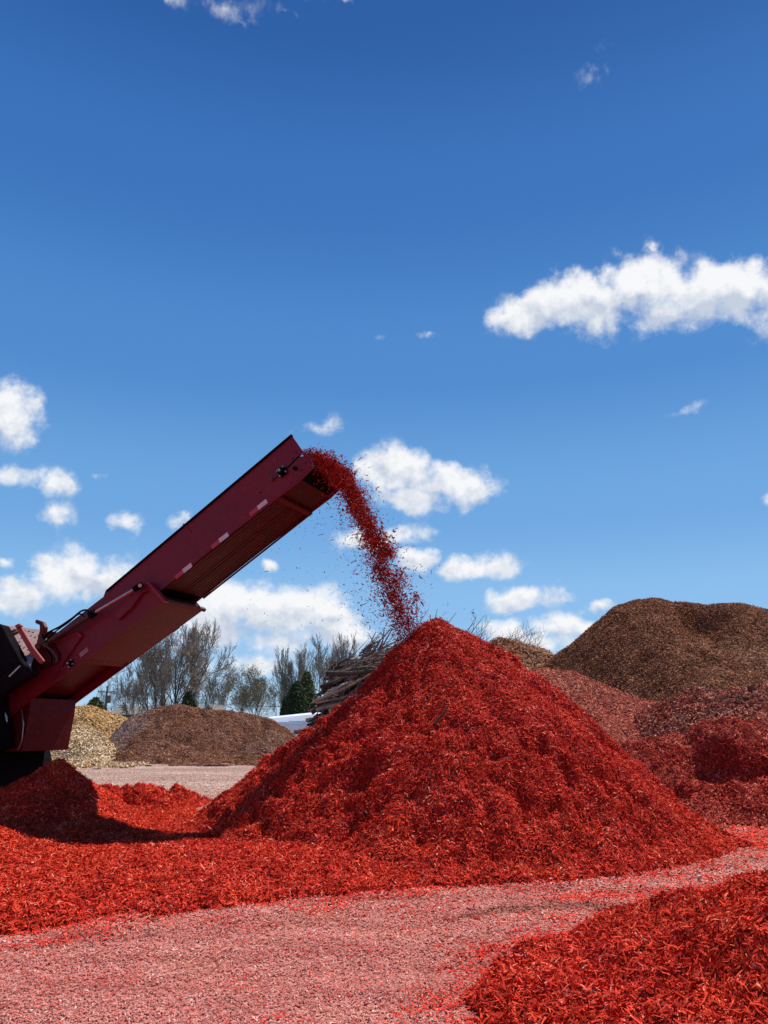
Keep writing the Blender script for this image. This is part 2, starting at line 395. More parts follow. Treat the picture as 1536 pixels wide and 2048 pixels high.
# big brown hill
f_b1 = ridge([(1000, 1385), (1075, 1338), (1130, 1292), (1180, 1248), (1225, 1212), (1260, 1198), (1300, 1193), (1340, 1198), (1380, 1207), (1415, 1208), (1440, 1205), (1470, 1205), (1500, 1212), (1536, 1216), (1620, 1230), (1750, 1290), (1850, 1360)], 36, .62, k=.3)
def h_b1(x, y):
    h = f_b1(x, y, .16, 3.2, 301, .8)
    g0 = at(1385, 1215, 35.6); g1 = at(1420, 1315, 32.0)
    t = np.clip(((x - g0.x) * (g1.x - g0.x) + (y - g0.y) * (g1.y - g0.y)) / ((g1.x - g0.x) ** 2 + (g1.y - g0.y) ** 2), -.1, 1.6)
    d = np.hypot(x - (g0.x + t * (g1.x - g0.x)), y - (g0.y + t * (g1.y - g0.y)))
    h = h - 1.25 * np.exp(-(d / 1.0) ** 2) * sstep(0, .3, t) * sstep(1.5, .8, t) * sstep(.0, 1, h)
    c = at(1530, 1250, 33); r = np.hypot(x - c.x, y - c.y)
    fan = c.z + .3 - r * .60
    h = np.where(fan > h - .6, np.maximum(h, fan) + .12 * np.exp(-((fan - h) / .5) ** 2), h)
    return h + .05 * fbm(x, y, .7, 305, 3) - .22 * sstep(.1, .6, fbm(x, y, 1.1, 306, 3)) * sstep(.35, .0, np.abs(d - .5) / 3)
bp_ = pile('brown_mulch_hill', 5, 27, 21, 46, .16, h_b1, M['brown'], 230000, .105, .026, 8, tilt=.4,
           mixf=lambda x, y, z: np.clip(-.1 + 1.1 * sstep(2.4, -.5, np.abs((x - 15.3) + (z - 3.2) * .9)) * sstep(6.2, 4, z) + .9 * sstep(15.5, 18, x) * sstep(6.3, 4, z), -.2, 1))
tag(bp_, 'largest dark brown mulch hill, rising against the sky', 'mulch hill')
f_b2 = ridge([(930, 1330), (975, 1290), (988, 1280), (1000, 1275), (1015, 1277), (1040, 1285), (1070, 1289), (1095, 1300), (1110, 1312), (1150, 1345), (1200, 1380)], 40, .62, k=.2)
b2 = pile('brown_mulch_mound', 3, 14, 33, 46, .15, lambda x, y: f_b2(x, y, .12, 1.2, 401, .3), M['brown'], 16000, .17, .05, 9, mixf=lambda x, y, z: .0 + .9 * sstep(6.4, 7.6, x))
tag(b2, 'small dark brown mulch pile with a steep lip, behind the red cone', 'mulch pile')
# left distance
f_l1 = ridge([(195, 1530), (225, 1475), (250, 1443), (275, 1425), (310, 1414), (345, 1411), (385, 1413), (420, 1415), (450, 1421), (480, 1422), (510, 1432), (545, 1442), (575, 1458), (600, 1478), (640, 1520)], 40.5, .60, k=.2)
l1 = pile('brown_mulch_pile', -16, -3, 33.5, 46, .13, lambda x, y: f_l1(x, y, .14, 1.6, 501, .5) - .12 * sstep(.2, .7, fbm(x, y, .8, 503, 3)), M['brown2'], 120000, .085, .024, 10,
          mixf=lambda x, y, z: np.clip(.9 * sstep(-11.2, -13.2, x) + .05, 0, 1))
tag(l1, 'wide brown mulch pile across the yard in front of the bare trees', 'mulch pile')
f_l2 = ridge([(60, 1450), (110, 1425), (150, 1412), (185, 1411), (215, 1421), (245, 1432), (262, 1440), (290, 1470), (320, 1500)], 44, .6, k=.2)
l2 = pile('golden_chip_pile', -24, -10.5, 37.5, 50, .15, lambda x, y: f_l2(x, y, .12, 1.4, 521, .4), M['gold'], 26000, .16, .05, 11, mixf=lambda x, y, z: np.full_like(x, .1))
tag(l2, 'golden tan wood chip pile behind the pale chips', 'wood chip pile')
f_l3 = ridge([(-60, 1490), (60, 1462), (120, 1450), (165, 1452), (205, 1470), (235, 1500), (262, 1522), (290, 1536)], 37.5, .5, k=.15)
l3 = pile('pale_chip_pile', -20, -10, 31.5, 42, .12, lambda x, y: f_l3(x, y, .10, .9, 531, .4) + .06 * fbm(x, y, .4, 532, 2), M['cream'], 60000, .125, .042, 12, tilt=.55,
          mixf=lambda x, y, z: .02 + .4 * sstep(.9, 1.5, z), lift=.7)
tag(l3, 'pale cream wood chip pile with coarse curled chips', 'wood chip pile')

# ------------------------------------------------------------------ ground
m, nt, b = newmat('ground_dusty')
g = nt.nodes.new('ShaderNodeNewGeometry'); sx = nt.nodes.new('ShaderNodeSeparateXYZ'); nt.links.new(g.outputs['Position'], sx.inputs[0])
n1 = noise(nt, .35, 6, .6, coord='World', mapscale=(.35, 1.6, 1)); n2 = noise(nt, 1.0, 6, .7, coord='World', mapscale=(.5, 3.0, 1)); n3 = noise(nt, 26, 4, .7, coord='World')
near = mixc(nt, mapr(nt, n2.outputs[0], .35, .65), (.40, .12, .095), (.56, .21, .17))
far = mixc(nt, mapr(nt, n1.outputs[0], .40, .60), (.33, .215, .165), (.47, .31, .26))
far = mixc(nt, mapr(nt, n2.outputs[0], .55, .70, 0, .8), far, (.24, .14, .11))
c = mixc(nt, mapr(nt, sx.outputs[1], 14, 24), near, far)
c = mixc(nt, mapr(nt, sx.outputs[1], 60, 75), c, (.10, .12, .05))
c = mixc(nt, mapr(nt, n3.outputs[0], .35, .65, 0, .55), c, mixc(nt, 1.0, c, (.45, .4, .4), 'MULTIPLY'))
nt.links.new(c, b.inputs['Base Color']); b.inputs['Roughness'].default_value = .95; b.inputs['Specular IOR Level'].default_value = .1
bp = nt.nodes.new('ShaderNodeBump'); bp.inputs['Strength'].default_value = .7; bp.inputs['Distance'].default_value = .02
nt.links.new(n3.outputs[0], bp.inputs['Height']); nt.links.new(bp.outputs[0], b.inputs['Normal'])
def h_ground(x, y):
    k = sstep(26, 20, y)
    rut = .018 * fbm(x, y * 3, 2.2, 701, 3)
    return (rut - .02) * k - .02
xs = np.concatenate([[-2500, -900, -300, -120, -60], np.arange(-30, 30.1, .25), [60, 120, 300, 900, 2500]])
ys = np.concatenate([[-600, -100, -20, -4, 0, 2], np.arange(3, 30, .12), np.arange(30, 60, .5), [75, 100, 150, 300, 700, 1500, 3500]])
X, Y = np.meshgrid(xs, ys); Hh = h_ground(X, Y)
V = np.stack([X, Y, Hh], -1).reshape(-1, 3); i = np.arange(X.size).reshape(X.shape)
F = np.stack([i[:-1, :-1], i[:-1, 1:], i[1:, 1:], i[1:, :-1]], -1).reshape(-1, 4)
go = np_mesh('ground', V, F, [m], smooth=np.ones(len(F), bool)); tag(go, kind='structure')

# chips trodden into the ground
def ground_chips():
    rng = np.random.default_rng(77); Ps = []; got = 0; n = 420000
    while got < n:
        k = 200000
        # even in the picture: draw distance with a bias to the near part
        y = 2.4 / (1 - rng.random(k) * .87); x = rng.uniform(-1, 1, k) * (y * .66 + 1.0)
        P = np.stack([x, y, h_ground(x, y)], 1)
        fe = interp(x, front_edge)
        ok = in_view(P, 420, 900) & ((y < fe + .5) | (x > 3) )
        w = np.clip(y / 10, .5, 1.0)
        ok &= rng.random(k) < w
        Ps.append(P[ok]); got += ok.sum()
    P = np.concatenate(Ps)[:n]; N = np.tile([0., 0, 1], (n, 1)) + rng.normal(size=(n, 3)) * .05
    N /= np.linalg.norm(N, axis=1)[:, None]
    sz = np.clip(P[:, 1] / 7.5, .75, 1.6)
    P[:, 2] += .002 + rng.random(n) * .010
    x, y = P[:, 0], P[:, 1]
    # tracks of darker chips and of fresh red ones
    def band(pts, w, seed):
        pp = [tuple(grd(*q)[:2]) for q in pts]
        yy = interp(x, pp); xa = min(q[0] for q in pp); xb = max(q[0] for q in pp)
        return np.exp(-((y - yy - .05 * fbm(x, y, .5, seed, 3)) / w) ** 2) * sstep(xa - .3, xa + .3, x) * sstep(xb + .3, xb - .3, x) * np.clip(.75 + .6 * fbm(x, y, .35, seed + 3, 3), 0, 1)
    dk = 1.5 * band([(900, 1832), (1000, 1812), (1120, 1803), (1250, 1806), (1340, 1815)], .11, 901) + .9 * band([(820, 1930), (920, 1918), (1080, 1914), (1160, 1912)], .06, 911) + .5 * band([(0, 1890), (200, 1872), (420, 1850), (600, 1838)], .07, 912)
    rd = band([(1080, 1790), (1250, 1782), (1400, 1780)], .16, 921) + band([(940, 1900), (1050, 1880), (1200, 1860)], .15, 922) + .7 * band([(-80, 1905), (60, 1878), (200, 1860)], .16, 925) + .85 * np.exp(-np.clip(interp(x, front_edge) - y, 0, 9) / np.clip(.27 + .5 * fbm(x, y, .7, 915, 3), .10, .8)) + 1.0 * np.exp(-np.clip(-h_fore(x, y), 0, 9) / np.clip(.07 + .14 * fbm(x, y, .6, 916, 3), .03, .22)) * sstep(7.6, 6.8, np.hypot(x - 4.3, y - 5.3) * 1.6)
    base = rng.beta(4.6, 4.0, n) + .16 * fbm(x, y * 2, .9, 905, 4) + .03
    base = base - .38 * np.clip(dk, 0, 1) 
    base = np.clip(base + (rng.random(n) < .006) * .5, 0, 1)
    isred = rng.random(n) < np.clip(.03 + .70 * rd + .12 * sstep(.2, .7, fbm(x, y * 2, .7, 935, 3)), 0, .9)
    isred &= dk < .6
    sz = sz * np.where(isred & (rd > .12) & (rng.random(n) < .5), 1.55, 1.0); P[:, 2] += isred * .006
    Vc, Fc = chips_geo(P, N, .031 * sz, .0105 * sz, rng, .20)
    mixv = np.clip(-.1 + .9 * np.clip(dk, 0, 1) + .35 * sstep(8.5, 11, y) + .2 * fbm(x, y * 2.5, 1.0, 945, 3), 0, 1)
    return Vc, Fc, np.repeat(base, 6), np.repeat(mixv, 6), isred
Vc, Fc, rr_, mv, isred = ground_chips()
n = len(isred); fr = np.concatenate([isred, isred])
o = np_mesh('ground_wood_chips', Vc, Fc, [M['pink'], M['red']], {'rnd': rr_, 'mixv': mv})
o.data.polygons.foreach_set('material_index', fr.astype(np.int32)); tag(o, 'pink trodden wood chips covering the ground', 'ground cover', kind='stuff')

YARD = [(0, (0.1632, 0.0884, 0.0637)), (0.3, (0.3672, 0.2236, 0.1666)), (0.6, (0.5304, 0.3536, 0.2744)), (0.85, (0.6528, 0.4784, 0.3724)), (1, (0.7752, 0.6448, 0.5096))]
M['yard'] = mulch_mat('dusty_yard_chips', YARD, PINK, .6, fine=12)
def yard_chips():
    rng = np.random.default_rng(78); n = 70000
    y = 15.0 / (1 - rng.random(n * 3) * .58); x = rng.uniform(-.62, .1, n * 3) * y
    P = np.stack([x, y, h_ground(x, y)], 1); P = P[in_view(P, 60, 60)][:n]; n = len(P); x, y = P[:, 0], P[:, 1]
    N = np.tile([0., 0, 1], (n, 1)) + rng.normal(size=(n, 3)) * .08; N /= np.linalg.norm(N, axis=1)[:, None]
    P[:, 2] += .004 + rng.random(n) * .012
    Vc, Fc = chips_geo(P, N, .052, .02, rng, .12)
    st = fbm(x * .35, y * 1.6, 1.0, 960, 4); base = np.clip(rng.beta(5, 4, n) + .42 * st, 0, 1)
    return Vc, Fc, np.repeat(base, 6), np.repeat(np.clip(-.35 + .6 * sstep(19, 15.5, y) + .6 * fbm(x * .3, y * 1.4, 1.2, 970, 3), 0, 1), 6)
Vc, Fc, rr_, mv = yard_chips()
o = np_mesh('yard_wood_chips', Vc, Fc, [M['yard']], {'rnd': rr_, 'mixv': mv}); tag(o, 'dusty tan and pink chips strewn over the yard before the far piles', 'ground cover', kind='stuff')

# ------------------------------------------------------------------ falling stream
def stream():
    rng = np.random.default_rng(5)
    cpx = np.array([(628, 922), (652, 922), (676, 942), (697, 978), (716, 1016), (738, 1062), (760, 1112), (778, 1165), (800, 1222), (826, 1275), (842, 1300)], float)
    sig = np.array([5, 7, 8, 8, 9, 10, 12, 15, 17, 16, 13], float)
    dens = np.array([1.8, 2.3, 2.3, 1.7, 1.3, 1.15, 1.0, .85, .8, .9, .8]); seg = np.cumsum(np.r_[0, np.hypot(*np.diff(cpx, axis=0).T)]); seg /= seg[-1]
    n = 18500
    t = rng.random(n * 5); t = t[rng.random(n * 5) < np.interp(t, seg, dens) / 2.6][:n]; n = len(t)
    u = np.interp(t, seg, cpx[:, 0]); v = np.interp(t, seg, cpx[:, 1]); s = np.interp(t, seg, sig)
    lump = 1.0 + .55 * fbm(t * 14, t * 0, 1, 3, 3)
    dep = rng.uniform(-.5, .5, n) * np.interp(t, [0, .25, 1], [1, .7, .45])
    g = rng.normal(size=n); g = np.where(rng.random(n) < .15, g * 2.2, g * .8)
    off = g * s * lump + 10 * fbm(t * 9, t * 0 + 5, 1, 8, 2) * np.clip(t * 3, 0, 1)
    k = np.exp(-(np.maximum(off, 0) / 60) ** 2)
    # perpendicular to path, roughly sideways
    u = u + off; v = v - off * .35 + rng.normal(size=n) * 5
    # clumps
    for (cu, cv, cn, cs) in ((776, 1100, 380, 8), (832, 1195, 120, 6), (742, 1040, 160, 8), (655, 925, 500, 12), (690, 955, 400, 11), (800, 1150, 120, 8), (765, 1075, 200, 7), (712, 990, 250, 8)):
        u = np.r_[u, cu + rng.normal(size=cn) * cs]; v = np.r_[v, cv + rng.normal(size=cn) * cs]; dep = np.r_[dep, rng.normal(size=cn) * .08]
    # left veil of light bits
    m_ = 1700; tt = rng.random(m_)
    uu = np.interp(tt, seg, cpx[:, 0]) - rng.gamma(1.6, 18, m_) * np.interp(tt, [0, .2, .4, 1], [0.2, .8, 1.3, 1.6]); vv = np.interp(tt, seg, cpx[:, 1]) + 12
    u = np.r_[u, uu]; v = np.r_[v, vv]; dep = np.r_[dep, rng.uniform(-.4, .4, m_)]
    m2 = 150
    u = np.r_[u, rng.uniform(470, 720, m2)]; v = np.r_[v, rng.uniform(1010, 1270, m2)]; dep = np.r_[dep, rng.uniform(-.5, .5, m2)]
    xc = (u - 768) / FPX; yc = (1024 - v) / FPX; Y = CP - SP * yc; Z = SP + CP * yc
    Y0 = 13.35
    P = np.stack([xc / Y * Y0, np.full_like(u, Y0), CAMZ + Z / Y * Y0], 1) + dep[:, None] * np.array([[.394, .919, 0]])
    N = rng.normal(size=P.shape); N /= np.linalg.norm(N, axis=1)[:, None]
    nn = len(P); L = .045 * np.exp(rng.normal(size=nn) * .3); Wd = .014 * np.exp(rng.normal(size=nn) * .35)
    L[-(m_ + m2):] *= .55; Wd[-(m_ + m2):] *= .6
    Vc, Fc = chips_geo(P, N, L, Wd, rng, .3)
    return Vc, Fc, np.repeat(rng.beta(2, 2, nn), 6)
Vc, Fc, rr_ = stream()
o = np_mesh('falling_mulch', Vc, Fc, [M['fall']], {'rnd': rr_, 'mixv': rr_ * 0})
tag(o, 'stream of red mulch falling from the conveyor onto the red cone', 'falling mulch', kind='stuff')

#PART2
# ------------------------------------------------------------------ conveyor
A0 = (-1.235, 12.8); WV = Vector((.394, .919, 0)).normalized(); UV = Vector((-WV.y, WV.x, 0)); WID = 1.18
def C(px, py, off=0.0):
    """point where the photo pixel meets the conveyor's upright side plane, off metres beyond it"""
    x, y, z = ray(px, py); k = (A0[0] * WV.x + A0[1] * WV.y + off) / (x * WV.x + y * WV.y)
    return Vector((x * k, y * k, CAMZ + z * k))
def CP_(pts, off):
    if off < -.02: return [C(a, b_, off) for a, b_ in pts]
    return [C(a, b_, 0) + WV * off for a, b_ in pts]
def paint_mat(name, c, c2, streak=(1, 1, 1)):
    m, nt, b = newmat(name)
    n = noise(nt, 2.2, 7, .7); n2 = noise(nt, 9, 6, .75, mapscale=streak)
    a = mixc(nt, mapr(nt, n.outputs[0], .42, .70), c, c2)
    a = mixc(nt, mapr(nt, n2.outputs[0], .54, .72, 0, .6), a, (.19, .06, .045))
    nt.links.new(a, b.inputs['Base Color']); nt.links.new(mapr(nt, n2.outputs[0], .3, .7, .38, .62), b.inputs['Roughness'])
    b.inputs['Specular IOR Level'].default_value = .22
    return m
M['paint'] = paint_mat('maroon_machine_paint', (.165, .008, .020), (.125, .010, .018))
M['paint2'] = paint_mat('red_machine_paint', (.085, .0015, .002), (.055, .002, .003))
M['rib'] = paint_mat('mulch_stained_sheet', (.055, .0025, .002), (.03, .002, .002), (1, 1, 1))
M['redlit'] = paint_mat('sunlit_red_paint', (.27, .022, .026), (.20, .022, .022))  # lit copy of the red: sunlight on edges and bars is in its colour
M['black'] = simple('black_rubber', (.008, .007, .007), .95, spec=.04, var=.4, vscale=5)
M['char'] = simple('charcoal_steel', (.010, .008, .009), .95, spec=.05, var=.5, vscale=4)
M['steel'] = simple('dusty_steel', (.42, .27, .24), .8, 0, spec=.1, var=.35, vscale=8)
M['rod'] = simple('worn_rod_metal', (.45, .38, .36), .35, .8, var=.3, vscale=9)
M['barrel'] = simple('oily_barrel_paint', (.08, .035, .04), .4, .2, var=.5, vscale=6)
M['refw'] = simple('white_reflective_tape', (.62, .52, .50), .4, var=.2, vscale=20)
M['refr'] = simple('red_reflective_tape', (.46, .012, .035), .4, var=.2, vscale=20)
M['rust'] = simple('rusty_brown_steel', (.13, .055, .045), .8, var=.5, vscale=14)

root = empty('discharge_conveyor', (C(60, 1400, .6).x, C(60, 1400, .6).y, 0))
tag(root, 'long maroon discharge conveyor on a grinding machine, throwing red mulch off its raised end', 'conveyor')
def part(pts, off, th, name, mat, parent=root, bevel=0):
    return MB().prism(CP_(pts, off), WV * th).build(name, mat, parent, bevel)
up = [(582, 869), (606, 903), (599, 913), (621, 912), (627, 936), (600, 962), (545, 1004), (450, 1077), (334, 1171), (290, 1206), (204, 1200), (211, 1181)]
for off in (0, WID - .02):
    sp_ = part(up, off, .02, 'side_panel', M['paint'], bevel=.004)
    fl = [(582, 868), (584, 871), (213, 1183), (211, 1181)]
    part(fl, off - .03, .05, 'top_flange', M['char'], sp_)
# bent gusset plate with a faint raised edge, seam line, and vertical joint
gp = part([(573, 882), (583, 874), (604, 903), (597, 914), (619, 916), (623, 935), (598, 959), (543, 1001), (509, 1018)], -.007, .006, 'end_plate', M['paint'], bevel=.002)
part([(597, 912), (600, 913), (572, 941), (568, 941)], -.010, .003, 'slot', M['black'], gp)
part([(366, 1049), (369, 1047), (384, 1064), (381, 1066)], -.014, .014, 'panel_joint', M['paint'])
lowp = [(203, 1196), (240, 1172), (296, 1166), (327, 1202), (225, 1278), (62, 1400), (0, 1450), (-130, 1553), (-130, 1445), (0, 1352), (113, 1266)]
for off in (-.035, WID): part(lowp, off, .03, 'lower_side_panel', M['paint'], bevel=.005)
# ribbed underside of the raised half
a0, a1 = C(553, 999, 0), C(330, 1177, 0); n_up = (a0 - a1).normalized().cross(WV).normalized()
if n_up.z < 0: n_up = -n_up
mb_ = MB(); mb_.prism([a0 + WV * .02 + n_up * .02, a1 + WV * .02 + n_up * .02, a1 + WV * (WID - .02) + n_up * .02, a0 + WV * (WID - .02) + n_up * .02], n_up * .01)
us = mb_.build('underside_sheet', M['rib'], root)
rb_ = MB()
for k in range(13):
    o_ = .06 + k * (WID - .12) / 12 + random.uniform(-.012, .012); ww = random.uniform(.012, .026)
    p, q = a0 + WV * o_ + n_up * .019, a1 + WV * o_ + n_up * .019
    rb_.prism([p, q, q + WV * ww, p + WV * ww], -n_up * random.uniform(.003, .010))
rb_.build('stiffening_rib', M['rib'], us)
# far rail that closes the silhouette and the cross frame
p, q = a0 + WV * (WID - .05), a1 + WV * (WID - .05)
MB().prism([p, q, q + WV * .027, p + WV * .027], -n_up * .03).build('bottom_rail', M['paint2'], root, .004)
p, q = a0, a1
MB().prism([p + WV * .02, q + WV * .02, q + WV * .05, p + WV * .05], -n_up * .012).build('bottom_rail', M['paint2'], root, .003)
p = C(557, 996, 0); d_ = (a0 - a1).normalized()
MB().box(p + WV * WID / 2 + n_up * .0, WV * (WID / 2 - .022), d_ * .05, n_up * .035).build('cross_beam', M['paint2'], root, .006)
# head end
cpul = C(592, 938, 0)
for k, (nm, rr2, o1, o2, mt) in enumerate((('head_pulley', .17, .06, WID - .06, M['rust']), ('pulley_shaft', .035, -.06, WID + .04, M['char']))):
    MB().tube([cpul + WV * o1, cpul + WV * o2], rr2, 28).build(nm, mt, root, smooth=False)
bl = MB(); t0_ = C(330, 1140, 0); 
top_pts = []; c0 = cpul
for k in range(13):
    t = k / 12 * math.pi; top_pts.append(c0 + n_up * .185 * math.cos(t) + d_ * .185 * math.sin(t))
lowbelt = [q2 - d_ * 5.2 for q2 in (top_pts[-1], top_pts[0])]
loop = [lowbelt[1] + n_up * 0] + top_pts + [lowbelt[0]]
vs = [v + WV * o2 for o2 in (.07, WID - .07) for v in loop]; n_ = len(loop)
bl.add(vs, [(i, i + 1, n_ + i + 1, n_ + i) for i in range(n_ - 1)])
bo = bl.build('belt', M['black'], root, smooth=True); sm_ = bo.modifiers.new('thickness', 'SOLIDIFY'); sm_.thickness = .012
# nose plate under the pulley
MB().prism([C(553, 999) + WV * .03 + n_up * .05, C(600, 960) + WV * .03 + n_up * .03, C(600, 960) + WV * (WID - .03) + n_up * .03, C(553, 999) + WV * (WID - .03) + n_up * .05], n_up * .01).build('nose_plate', M['rib'], root)
# curved wiper lip seen at the head
MB().tube([C(598, 955) + WV * (.62 + .1 * k) + n_up * (.01 + .08 * math.sin(k * 1.0)) for k in range(4)], .016, 8).build('belt_scraper', M['rust'], root)
# deep lower box
dk_ = part([(327, 1202), (225, 1278), (172, 1317), (160, 1300), (300, 1178)], 0, WID - .004, 'lower_box', M['paint2'], bevel=.006)
part([(168, 1300), (100, 1352), (30, 1405), (-130, 1530), (-130, 1470), (60, 1340), (150, 1280)], 0, WID - .004, 'recessed_box', M['rib'], bevel=.006)
part([(172, 1314), (163, 1322), (158, 1326), (152, 1316), (166, 1305)], .0, WID - .002, 'cross_beam', M['paint2'], bevel=.004)
part([(327, 1196), (333, 1201), (329, 1207), (322, 1202)], -.02, WID + .06, 'joint_flange', M['rust'], bevel=.008)
part([(275, 1240), (262, 1250), (250, 1254), (262, 1240)], WID * .7, .42, 'skid_block', M['char'], bevel=.006)
# chute
ch = part([(60, 1396), (57, 1424), (41, 1503), (-70, 1503), (-70, 1500), (-70, 1440)], .02, WID - .03, 'chute', M['paint2'], bevel=.004)
MB().tube([C(43, 1418, -.05), C(47, 1450, -.05), C(44, 1480, -.05), C(36, 1500, -.05)], .012, 6).build('chute_hose', M['rod'], ch, smooth=True)
# undercarriage and machine body, in deep shade
part([(-8, 1496), (2, 1545), (2, 1640), (-220, 1640), (-220, 1440)], .03, WID + .1, 'undercarriage', M['char'], bevel=.02)
part([(-60, 1300), (-48, 1500), (-260, 1560), (-260, 1320), (-160, 1250)], -.9, .8, 'engine_housing', M['char'], bevel=.03)
part([(-10, 1440), (-10, 1500), (-90, 1500), (-90, 1420)], -.25, .3, 'support_leg', M['char'], bevel=.01)
# bracket; the sunlight on its edge is painted as a brighter red strip
part([(266, 1181), (272, 1172), (291, 1163), (297, 1166), (328, 1201), (322, 1204), (297, 1180), (283, 1187), (262, 1216), (236, 1240), (228, 1226)], -.10, .065, 'cylinder_bracket', M['paint'], bevel=.004)
part([(290, 1163), (297, 1164), (331, 1202), (325, 1205), (300, 1173)], -.155, .12, 'bracket_lit_edge', M['redlit'], bevel=.004)
MB().tube([C(250, 1211, -.06), C(250, 1211, -.035)], .075, 20).tube([C(250, 1211, -.075), C(250, 1211, -.035)], .042, 16).build('boss_cap', M['paint'], root, .003)
# arm plate, its lit top edge put into a brighter coloured strip
ap = part([(103, 1288), (155, 1266), (163, 1271), (158, 1280), (98, 1368), (40, 1412), (-30, 1462), (-30, 1430), (60, 1330)], -.08, .045, 'arm_plate', M['paint'], bevel=.004)
part([(103, 1286), (155, 1264), (164, 1271), (160, 1274), (154, 1268), (104, 1289)], -.10, .065, 'arm_lit_edge', M['redlit'], ap, .003)
# hydraulic cylinder
hc = MB().tube([C(97, 1283, -.20), C(186, 1227, -.20)], .058, 18).build('hydraulic_cylinder', M['barrel'], root, .006)
MB().tube([C(180, 1231, -.20), C(190, 1224, -.20)], .072, 18).build('gland', M['char'], hc, .006)
MB().tube([C(186, 1227, -.20), C(273, 1176, -.20)], .030, 14).build('rod', M['rod'], hc)
MB().tube([C(268, 1179, -.20), C(284, 1169, -.20)], .055, 14).build('clevis', M['char'], hc, .01)
MB().tube([C(280, 1171, -.26), C(280, 1171, -.08)], .035, 12).build('pin', M['rod'], hc)
def curve_pts(pts, n=6):
    out_ = []
    P_ = [pts[0]] + list(pts) + [pts[-1]]
    for i in range(1, len(P_) - 2):
        for k in range(n):
            t = k / n; a, b_, c_, d = P_[i - 1], P_[i], P_[i + 1], P_[i + 2]
            out_.append(.5 * ((2 * b_) + (c_ - a) * t + (2 * a - 5 * b_ + 4 * c_ - d) * t * t + (3 * b_ - a - 3 * c_ + d) * t ** 3))
    return out_ + [pts[-1]]
def hose(px, off, r, mt, name='hydraulic_hose'):
    MB().tube(curve_pts([C(a, b_, off + random.uniform(-.02, .02)) for a, b_ in px]), r, 7).build(name, mt, root, smooth=True)
hose([(84, 1283), (96, 1266), (120, 1253), (145, 1236), (163, 1222), (176, 1221), (184, 1231)], -.24, .018, M['black'])
hose([(88, 1286), (110, 1264), (138, 1244), (158, 1228), (170, 1234)], -.27, .014, M['black'])
hose([(90, 1290), (100, 1298), (108, 1306), (114, 1318), (112, 1324)], -.26, .020, M['rust'])
hose([(88, 1292), (98, 1304), (104, 1316), (102, 1330)], -.22, .018, M['black'])
hose([(-10, 1415), (8, 1424), (13, 1440), (8, 1455), (-8, 1465)], -.20, .028, M['rod'])
hose([(-10, 1432), (4, 1438), (8, 1446), (0, 1455)], -.16, .022, M['black'])
# knuckle where hoses meet
kn = MB()
for (a, b_, r_) in ((82, 1283, .075), (76, 1292, .06), (90, 1290, .05), (80, 1272, .04)): kn.tube([C(a, b_, -.28), C(a, b_, -.12)], r_, 10)
kn.build('hose_fitting', M['rust'], root, .008)
# bearings
for (px, py, s_) in ((565, 944, 1.0), (143, 1327, .75)):
    c = C(px, py, -.03); e1 = d_; e2 = n_up
    bb = MB().box(c + d_ * .0, d_ * .085 * s_, WV * .022, n_up * .075 * s_).build('bearing', M['char'], root, .012)
    MB().tube([c - WV * .09 * s_, c], .062 * s_, 16).build('bearing_hub', M['black'], bb, .006)
    MB().tube([c - WV * .13 * s_, c - WV * .08], .028 * s_, 10).build('shaft_end', M['rod'], bb, .003)
    for sx_ in (-1, 1):
        for sz_ in (-1, 1): MB().tube([c + d_ * .066 * s_ * sx_ + n_up * .056 * s_ * sz_ - WV * .05, c + d_ * .066 * s_ * sx_ + n_up * .056 * s_ * sz_], .016, 6).build('bolt', M['rod'], bb)
    a2 = C(px - 22 * s_, py + 14 * s_, -.04)
    MB().tube([a2, c], .014, 6).tube([a2 - WV * .03, a2 + WV * .03], .035 * s_, 8).build('take_up_screw', M['rust'], bb)
for (px, py) in ((592, 905), (585, 918), (612, 925), (604, 940), (582, 966), (548, 900), (520, 985)): MB().tube([C(px, py, -.018), C(px, py, -.004)], .013, 6).build('panel_bolt', M['char'], root)
# reflective tape along the lower edge
ed = (C(540, 1007, 0) - C(370, 1142, 0)).normalized(); en = ed.cross(WV).normalized()
if en.z < 0: en = -en
for (px, py, o_) in ((525, 1009, -.004), (448, 1075, -.004), (375, 1136, -.004), (171, 1305, -.040), (73, 1386, -.040)):
    c = C(px, py, 0) + WV * (o_ - .002)
    rf = MB().box(c, ed * .105, WV * .0015, en * .042).build('white_reflector', M['refw'] if py < 1200 else M['steel'], root)
    if py < 1200: MB().box(c - ed * .20 - en * .004, ed * .095, WV * .0015, en * .040).build('red_reflector', M['refr'], root)
# perforated guard plate, tipped back into the sun, and dark housing at the left edge
def Q(pts): return [C(a, b_, o_) for a, b_, o_ in pts]
g_ = Q([(5, 1251, .5), (112, 1265, .5), (80, 1292, 0), (66, 1320, -.4), (61, 1339, -.62), (40, 1310, -.35), (10, 1262, .2)])
nrm = (g_[1] - g_[0]).cross(g_[4] - g_[0]).normalized()
